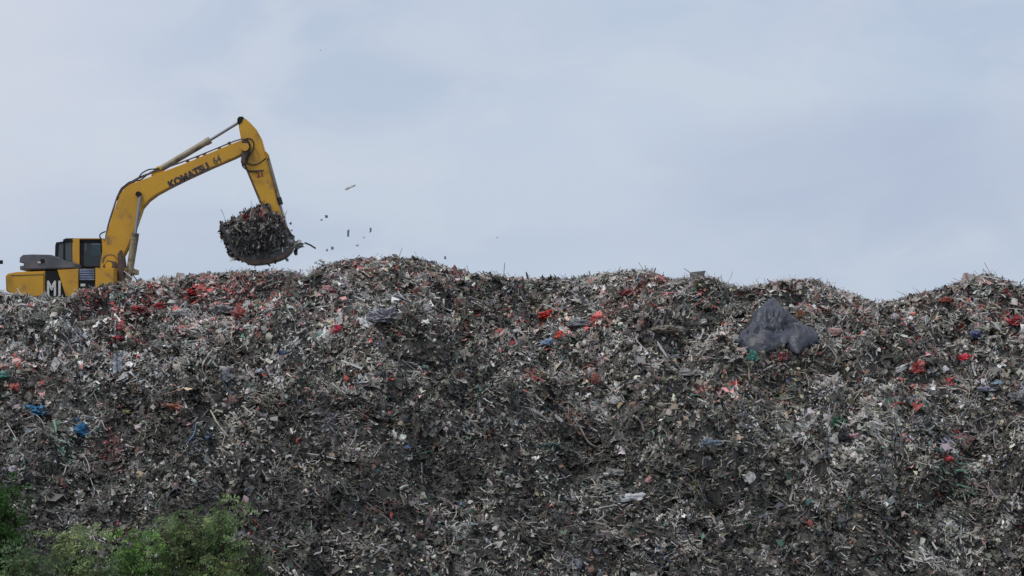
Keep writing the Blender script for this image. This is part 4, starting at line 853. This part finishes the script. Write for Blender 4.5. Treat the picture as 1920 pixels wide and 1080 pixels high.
hang('plastic_strip', 'dark shred hanging from the bottom of the raised bucket', 'strip', [(515, 484), (517, 490), (516, 495)], .12, (.05, .05, .05), 3)
hang('plastic_strip', 'dark shred hanging from the toothed lip of the bucket', 'strip', [(428, 456), (431, 468), (432, 480)], .12, (.06, .055, .05), 4)
hang('plastic_strip', 'pale torn film trailing from the rim of the bucket load', 'strip', [(440, 424), (447, 430), (453, 436)], .18, (.32, .31, .26), 5, YC-.88)

# scraps falling through the air
GA = 'scraps falling through the air'
def flying(label, px, py, wpx, hpx, col, seed, rot=0, y=YC, cat='scrap'):
    p = P(px, py, y); k = y/F; bm = bmesh.new(); bmesh.ops.create_grid(bm, x_segments=7, y_segments=5, size=.5); a, b = wpx*k*.85, hpx*k*.85
    for v in bm.verts:
        s = Vector((v.co.x*3+seed*3, v.co.y*3, seed)); e = 1+.5*mnoise.noise(s)
        q = Vector((v.co.x*a*e, .5*min(a, b)*mnoise.noise(s*1.4)+v.co.y*b*.4, v.co.y*b*e+.15*min(a, b)*mnoise.noise(s*2))); v.co = Matrix.Rotation(-rot, 3, 'Y') @ q
    o = bobj('flying_scrap', bm, cmat(tuple(min(.6, c*1.5+.02) for c in col), .6), None, True); o.location = p; so_ = o.modifiers.new('t', 'SOLIDIFY'); so_.thickness = .006; tag(o, label, cat, GA)
flying('small black scrap in the air, highest of the falling dark ones', 612, 406, 6, 5, (.05, .05, .06), 1)
flying('faint grey flake just left of the highest black scrap', 603, 412, 5, 4, (.30, .31, .34), 2)
flying('tall thin dark shred falling midway between bucket and hump', 653, 437, 4.5, 15, (.07, .075, .09), 3)
flying('short upright olive shred, farthest from the bucket of the bigger ones', 695, 431, 4, 10, (.07, .08, .05), 4)
flying('tiny dark speck close beside the bucket cylinder rod', 545, 419, 4.5, 5, (.05, .05, .06), 5)
flying('small grey square scrap low above the ridge', 623, 465, 6, 7, (.12, .12, .14), 6)
flying('smaller grey fleck left of the grey square scrap', 613, 469, 4, 4.5, (.16, .16, .18), 7)
flying('pale crumpled film falling just above the ridge slope', 603, 489, 16, 6, (.42, .42, .42), 8, -.6)
flying('little pale fleck left of the pale crumpled film', 592, 492, 5, 5, (.30, .30, .32), 9)
flying('long faint translucent film drifting highest above the bucket', 657, 351, 26, 4, (.46, .50, .55), 10, .4)
flying('tiny dark fleck far out above the tallest hump', 835, 483, 4, 6, (.08, .08, .10), 11)
flying('faint fleck just right of the tall thin shred', 682, 445, 5, 3.5, (.42, .46, .52), 12)
flying('faint grey fleck right of the grey square scrap', 670, 460, 7, 4, (.40, .43, .48), 13)
flying('small speck close below the tip of the bucket cylinder', 547, 432, 4, 3, (.16, .16, .18), 14)
flying('tiny fleck just above the crest of the tallest hump', 775, 482, 4, 3, (.15, .15, .17), 15)
bm = bmesh.new(); a_, b_ = P(571, 455), P(592, 466); tube_bm(bm, [Vector((0, 0, 0)), (b_-a_)*.5+Vector((0, 0, .02)), b_-a_], .03, 7); o = bobj('stick', bm, cmat((.03, .03, .035), .6)); o.location = a_; tag(o, 'dark slanted stick flying off beside the white bag on the bucket', 'stick', GA)
def bird(label, px, py, wpx, y=260, seed=0):
    p = P(px, py, y); s = wpx*y/F; bm = bmesh.new(); tube_bm(bm, [(-.14*s, 0, .02*s), (0, 0, 0), (.16*s, 0, .03*s)], .05*s, 8, .02*s)
    for d in (-1, 1):
        v = [bm.verts.new(q) for q in ((-.05*s, 0, .02*s), (.12*s, 0, .02*s), (.10*s, d*.25*s, .12*s), (-.02*s+d*.35*s, d*.2*s, .16*s), (-.08*s+d*.1*s, d*.2*s, .14*s))]; bm.faces.new(v)
    o = bobj('bird', bm, cmat((.10, .11, .13), .8)); o.location = p; tag(o, label, 'bird'); return o
bird('tiny distant bird high in the sky above the digger boom', 601, 95, 6)
bird('tiny faint bird in the sky right of the falling scraps', 932, 446, 8, 320)

# dark post at the very edge behind the heap
pb = P(-10, 560, 83.0); bm = bmesh.new(); gz = float(H(np.array([pb.x]), np.array([83.]))[0])
tube_bm(bm, [(0, 0, gz-pb.z-.2), (0, 0, (560-483)*83/F)], .05, 10); bmesh.ops.create_cube(bm, size=1, matrix=Matrix.Translation((.13, 0, (560-491.5)*83/F)) @ Matrix.Diagonal((.26, .12, .12, 1)))
o = bobj('metal_post', bm, m_blk); o.location = pb; tag(o, 'dark metal post with a short cross arm behind the heap at the left edge', 'post')

# ------------------------------------------------------------------ bushes at the foot of the slope
m_leaf = mat('leaf_green', (.1, .1, .1), .55, attr=True, spec=.3)
nt_ = m_leaf.node_tree; pb_ = nt_.nodes['Principled BSDF']; tl = nt_.nodes.new('ShaderNodeBsdfTranslucent'); mx = nt_.nodes.new('ShaderNodeMixShader'); mx.inputs[0].default_value = .25
at_ = [n for n in nt_.nodes if n.type == 'ATTRIBUTE'][0]; nt_.links.new(at_.outputs['Color'], tl.inputs['Color']); nt_.links.new(pb_.outputs[0], mx.inputs[1]); nt_.links.new(tl.outputs[0], mx.inputs[2]); nt_.links.new(mx.outputs[0], nt_.nodes['Material Output'].inputs['Surface'])
m_bark = mat('bark', (.09, .07, .05), .9, var=(.05, .04, .03), vscale=8)
def bush(label, px, top, half, y, c1_, c2_, nl, seed, tall=1.6, cat='bush', name='bush', shape=1.0):
    rg = np.random.default_rng(seed); k = y/F; x = (px-HX)*k; zt = (HY-top)*k; a = half*k*.9
    yb = y; zg = float(H(np.array([x]), np.array([yb]))[0]) if yb > Y_FOOT else -6.7
    root_ = empty(name, (x, yb, zg)); tag(root_, label, cat, 'bushes at the foot of the slope')
    Ht = zt-zg; bm = bmesh.new(); tips = []
    for i in range(16):
        an = i*2.4+rg.uniform(-.5, .5); rr = a*(.1 if i == 0 else rg.uniform(.2, .95)); z1 = (Ht-(0 if i == 0 else abs(rg.normal(0, .42))))*(1-.14*(rr/a)**2*shape)
        base = Vector((rg.normal(0, .08), rg.normal(0, .08), 0)); tip = Vector((math.cos(an)*rr, math.sin(an)*rr*.9, z1)); mid = (base+tip)*.5+Vector((rg.normal(0, .12), rg.normal(0, .12), -.1+.1*Ht*.2)); mid.x *= .7
        sp = smoothpts([base, mid, tip], 6); tube_bm(bm, sp, .045, 6, .008)
        for q in sp[3:]: tips.append((q, .8))
        for j in range(7):
            b0 = sp[int(rg.integers(4, len(sp)))]; an2 = rg.uniform(0, 6.28); ln = a*rg.uniform(.3, .65); e = b0+Vector((math.cos(an2)*ln, math.sin(an2)*ln, rg.uniform(-.1, .45)*ln*1.4)); e.z = min(e.z, Ht*.99)
            tube_bm(bm, [b0, (b0+e)*.5+Vector((0, 0, .06)), e], .014, 5, .004)
            for t_ in (.35, .6, .8, 1): tips.append((b0+(e-b0)*t_, 1.0))
    for i in range(16):                                               # upright young shoots
        an = rg.uniform(0, 6.28); rr = a*rg.uniform(.1, 1.0); b0 = Vector((math.cos(an)*rr*.8, math.sin(an)*rr*.8, Ht*rg.uniform(.66, .80))); e = b0+Vector((rg.normal(0, .12), rg.normal(0, .1), Ht*rg.uniform(.14, .24)*(1.1-.35*rr/a))); e.z = min(e.z, Ht*1.02)
        tube_bm(bm, [b0, (b0+e)*.5, e], .011, 5, .004)
        for t_ in (.3, .5, .7, .85, 1, 1): tips.append((b0+(e-b0)*t_, 1.0))
    bobj('trunk', bm, m_bark, None, True).parent = root_
    tp = np.array([t_[0][:] for t_ in tips]); nt2 = len(tp)
    # sprays: each has its own direction, leaflets arranged along it
    ns_ = int(nl*.62)//14; ti = rg.integers(0, nt2, ns_); o_ = tp[ti]+rg.normal(0, .13, (ns_, 3)); d = rg.normal(0, 1, (ns_, 3)); d[:, 2] = d[:, 2]*.6+.15; d /= np.linalg.norm(d, axis=1, keepdims=True)
    ln = rg.uniform(.16, .46, ns_); s = np.linspace(.1, 1, 14)
    cen = o_[:, None]+d[:, None]*(ln[:, None]*s[None])[..., None]-np.array([0, 0, 1.])*(.25*ln[:, None]*s[None]**2)[..., None]
    side = np.cross(d, rg.normal(0, 1, (ns_, 3))); side /= np.linalg.norm(side, axis=1, keepdims=True)
    sg = np.where(np.arange(14) % 2 == 0, 1, -1)[None, :, None]; dr = side[:, None]*sg+d[:, None]*.45+rg.normal(0, .25, (ns_, 14, 3)); dr /= np.linalg.norm(dr, axis=2, keepdims=True)
    nr = np.cross(dr, np.broadcast_to(d[:, None], dr.shape)+rg.normal(0, .3, dr.shape)); wv = np.cross(nr, dr); wv /= np.linalg.norm(wv, axis=2, keepdims=True)
    ll = rg.uniform(.06, .12, (ns_, 14, 1)); lw = ll*.21
    p0 = cen; p1 = cen+dr*ll*.5+wv*lw; p2 = cen+dr*ll; p3 = cen+dr*ll*.5-wv*lw
    V = np.stack([p0, p1, p2, p3], 2).reshape(-1, 3); Fq_ = np.arange(len(V)).reshape(-1, 4)
    tone = np.clip(rg.normal(.5, .3, (ns_, 1)), 0, 1)
    cl = (np.array(c1_)*(1-tone)+np.array(c2_)*tone)*np.exp(rg.normal(0, .2, (ns_, 1))); cl = np.repeat(cl, 56, 0)
    V[:, 2] = np.minimum(V[:, 2], Ht+.2)
    o = link('crown', npmesh('crown', V, [Fq_], np.clip(cl, .004, .6)), m_leaf); o.parent = root_
DK, MD, BR, YG = (.075, .13, .06), (.14, .21, .09), (.22, .33, .12), (.34, .40, .18)
bush('tall dark green bush cut by the left edge, rising highest beside the slope', 2, 903, 44, 53.5, (.03, .08, .022), (.06, .14, .03), 15000, 1, shape=.6)
bush('dense dark bush in the bottom left corner in front of the tall one', 45, 1018, 60, 52.5, DK, MD, 13000, 2)
bush('mid green feathery bush, second from the corner with a yellowish top', 136, 998, 62, 53.5, MD, YG, 15000, 3)
bush('bright fresh green bush left of the bare gap', 255, 1004, 52, 54, (.11, .20, .07), (.19, .34, .09), 14000, 4)
bush('dull olive bush, broadest of the row', 352, 972, 62, 54.5, (.09, .14, .065), (.19, .24, .10), 16000, 5, shape=.7)
bush('slender bush whose tip reaches above the broad olive one', 414, 942, 34, 54.8, MD, BR, 11000, 6, shape=.9)
bush('low thin bush at the right end of the row', 466, 1018, 44, 54.5, (.04, .065, .035), (.08, .11, .05), 7000, 7)
bush('sparse small sapling behind the gap between the two biggest bushes', 312, 935, 16, 56.0, (.04, .08, .04), (.07, .12, .06), 1800, 8, name='sapling', cat='sapling')
bush('low yellowish weed at the bottom below the right end of the row', 425, 1052, 60, 53.5, MD, (.14, .17, .05), 8000, 9, name='weed', cat='weed')
bush('low bush filling the corner between the tall bush and the feathery one', 92, 1050, 50, 51.5, (.05, .08, .045), (.09, .13, .07), 8000, 10)
bush('small bush low at the bottom between the bright one and the olive one', 200, 1058, 40, 52.5, DK, (.08, .13, .05), 5500, 11)
# dry stalks
for i, (a, b, c, d) in enumerate([(555, 1010, 552, 948), (575, 1015, 578, 955), (607, 1035, 606, 975), (944, 985, 946, 935), (633, 1010, 637, 968)]):
    p = hit(a, b, True); bm = bmesh.new(); L_ = (b-d)*p.y/F
    tube_bm(bm, smoothpts([(0, 0, -.1), ((c-a)*.008, -.05, L_*.5), ((c-a)*.017, -.12, L_)], 4), .011, 5, .005)
    o = bobj('dry_stalk', bm, cmat((.13, .12, .09), .9)); o.location = p
    tag(o, ['grey-brown dry stalk nearest the bushes', 'dry stalk slightly taller than and right of the one nearest the bushes', 'dry stalk standing lowest on the slope', 'dark lone dry stalk near the bottom centre', 'thin dry stalk between the lowest and the lone one'][i], 'stalk', 'dry weed stalks')
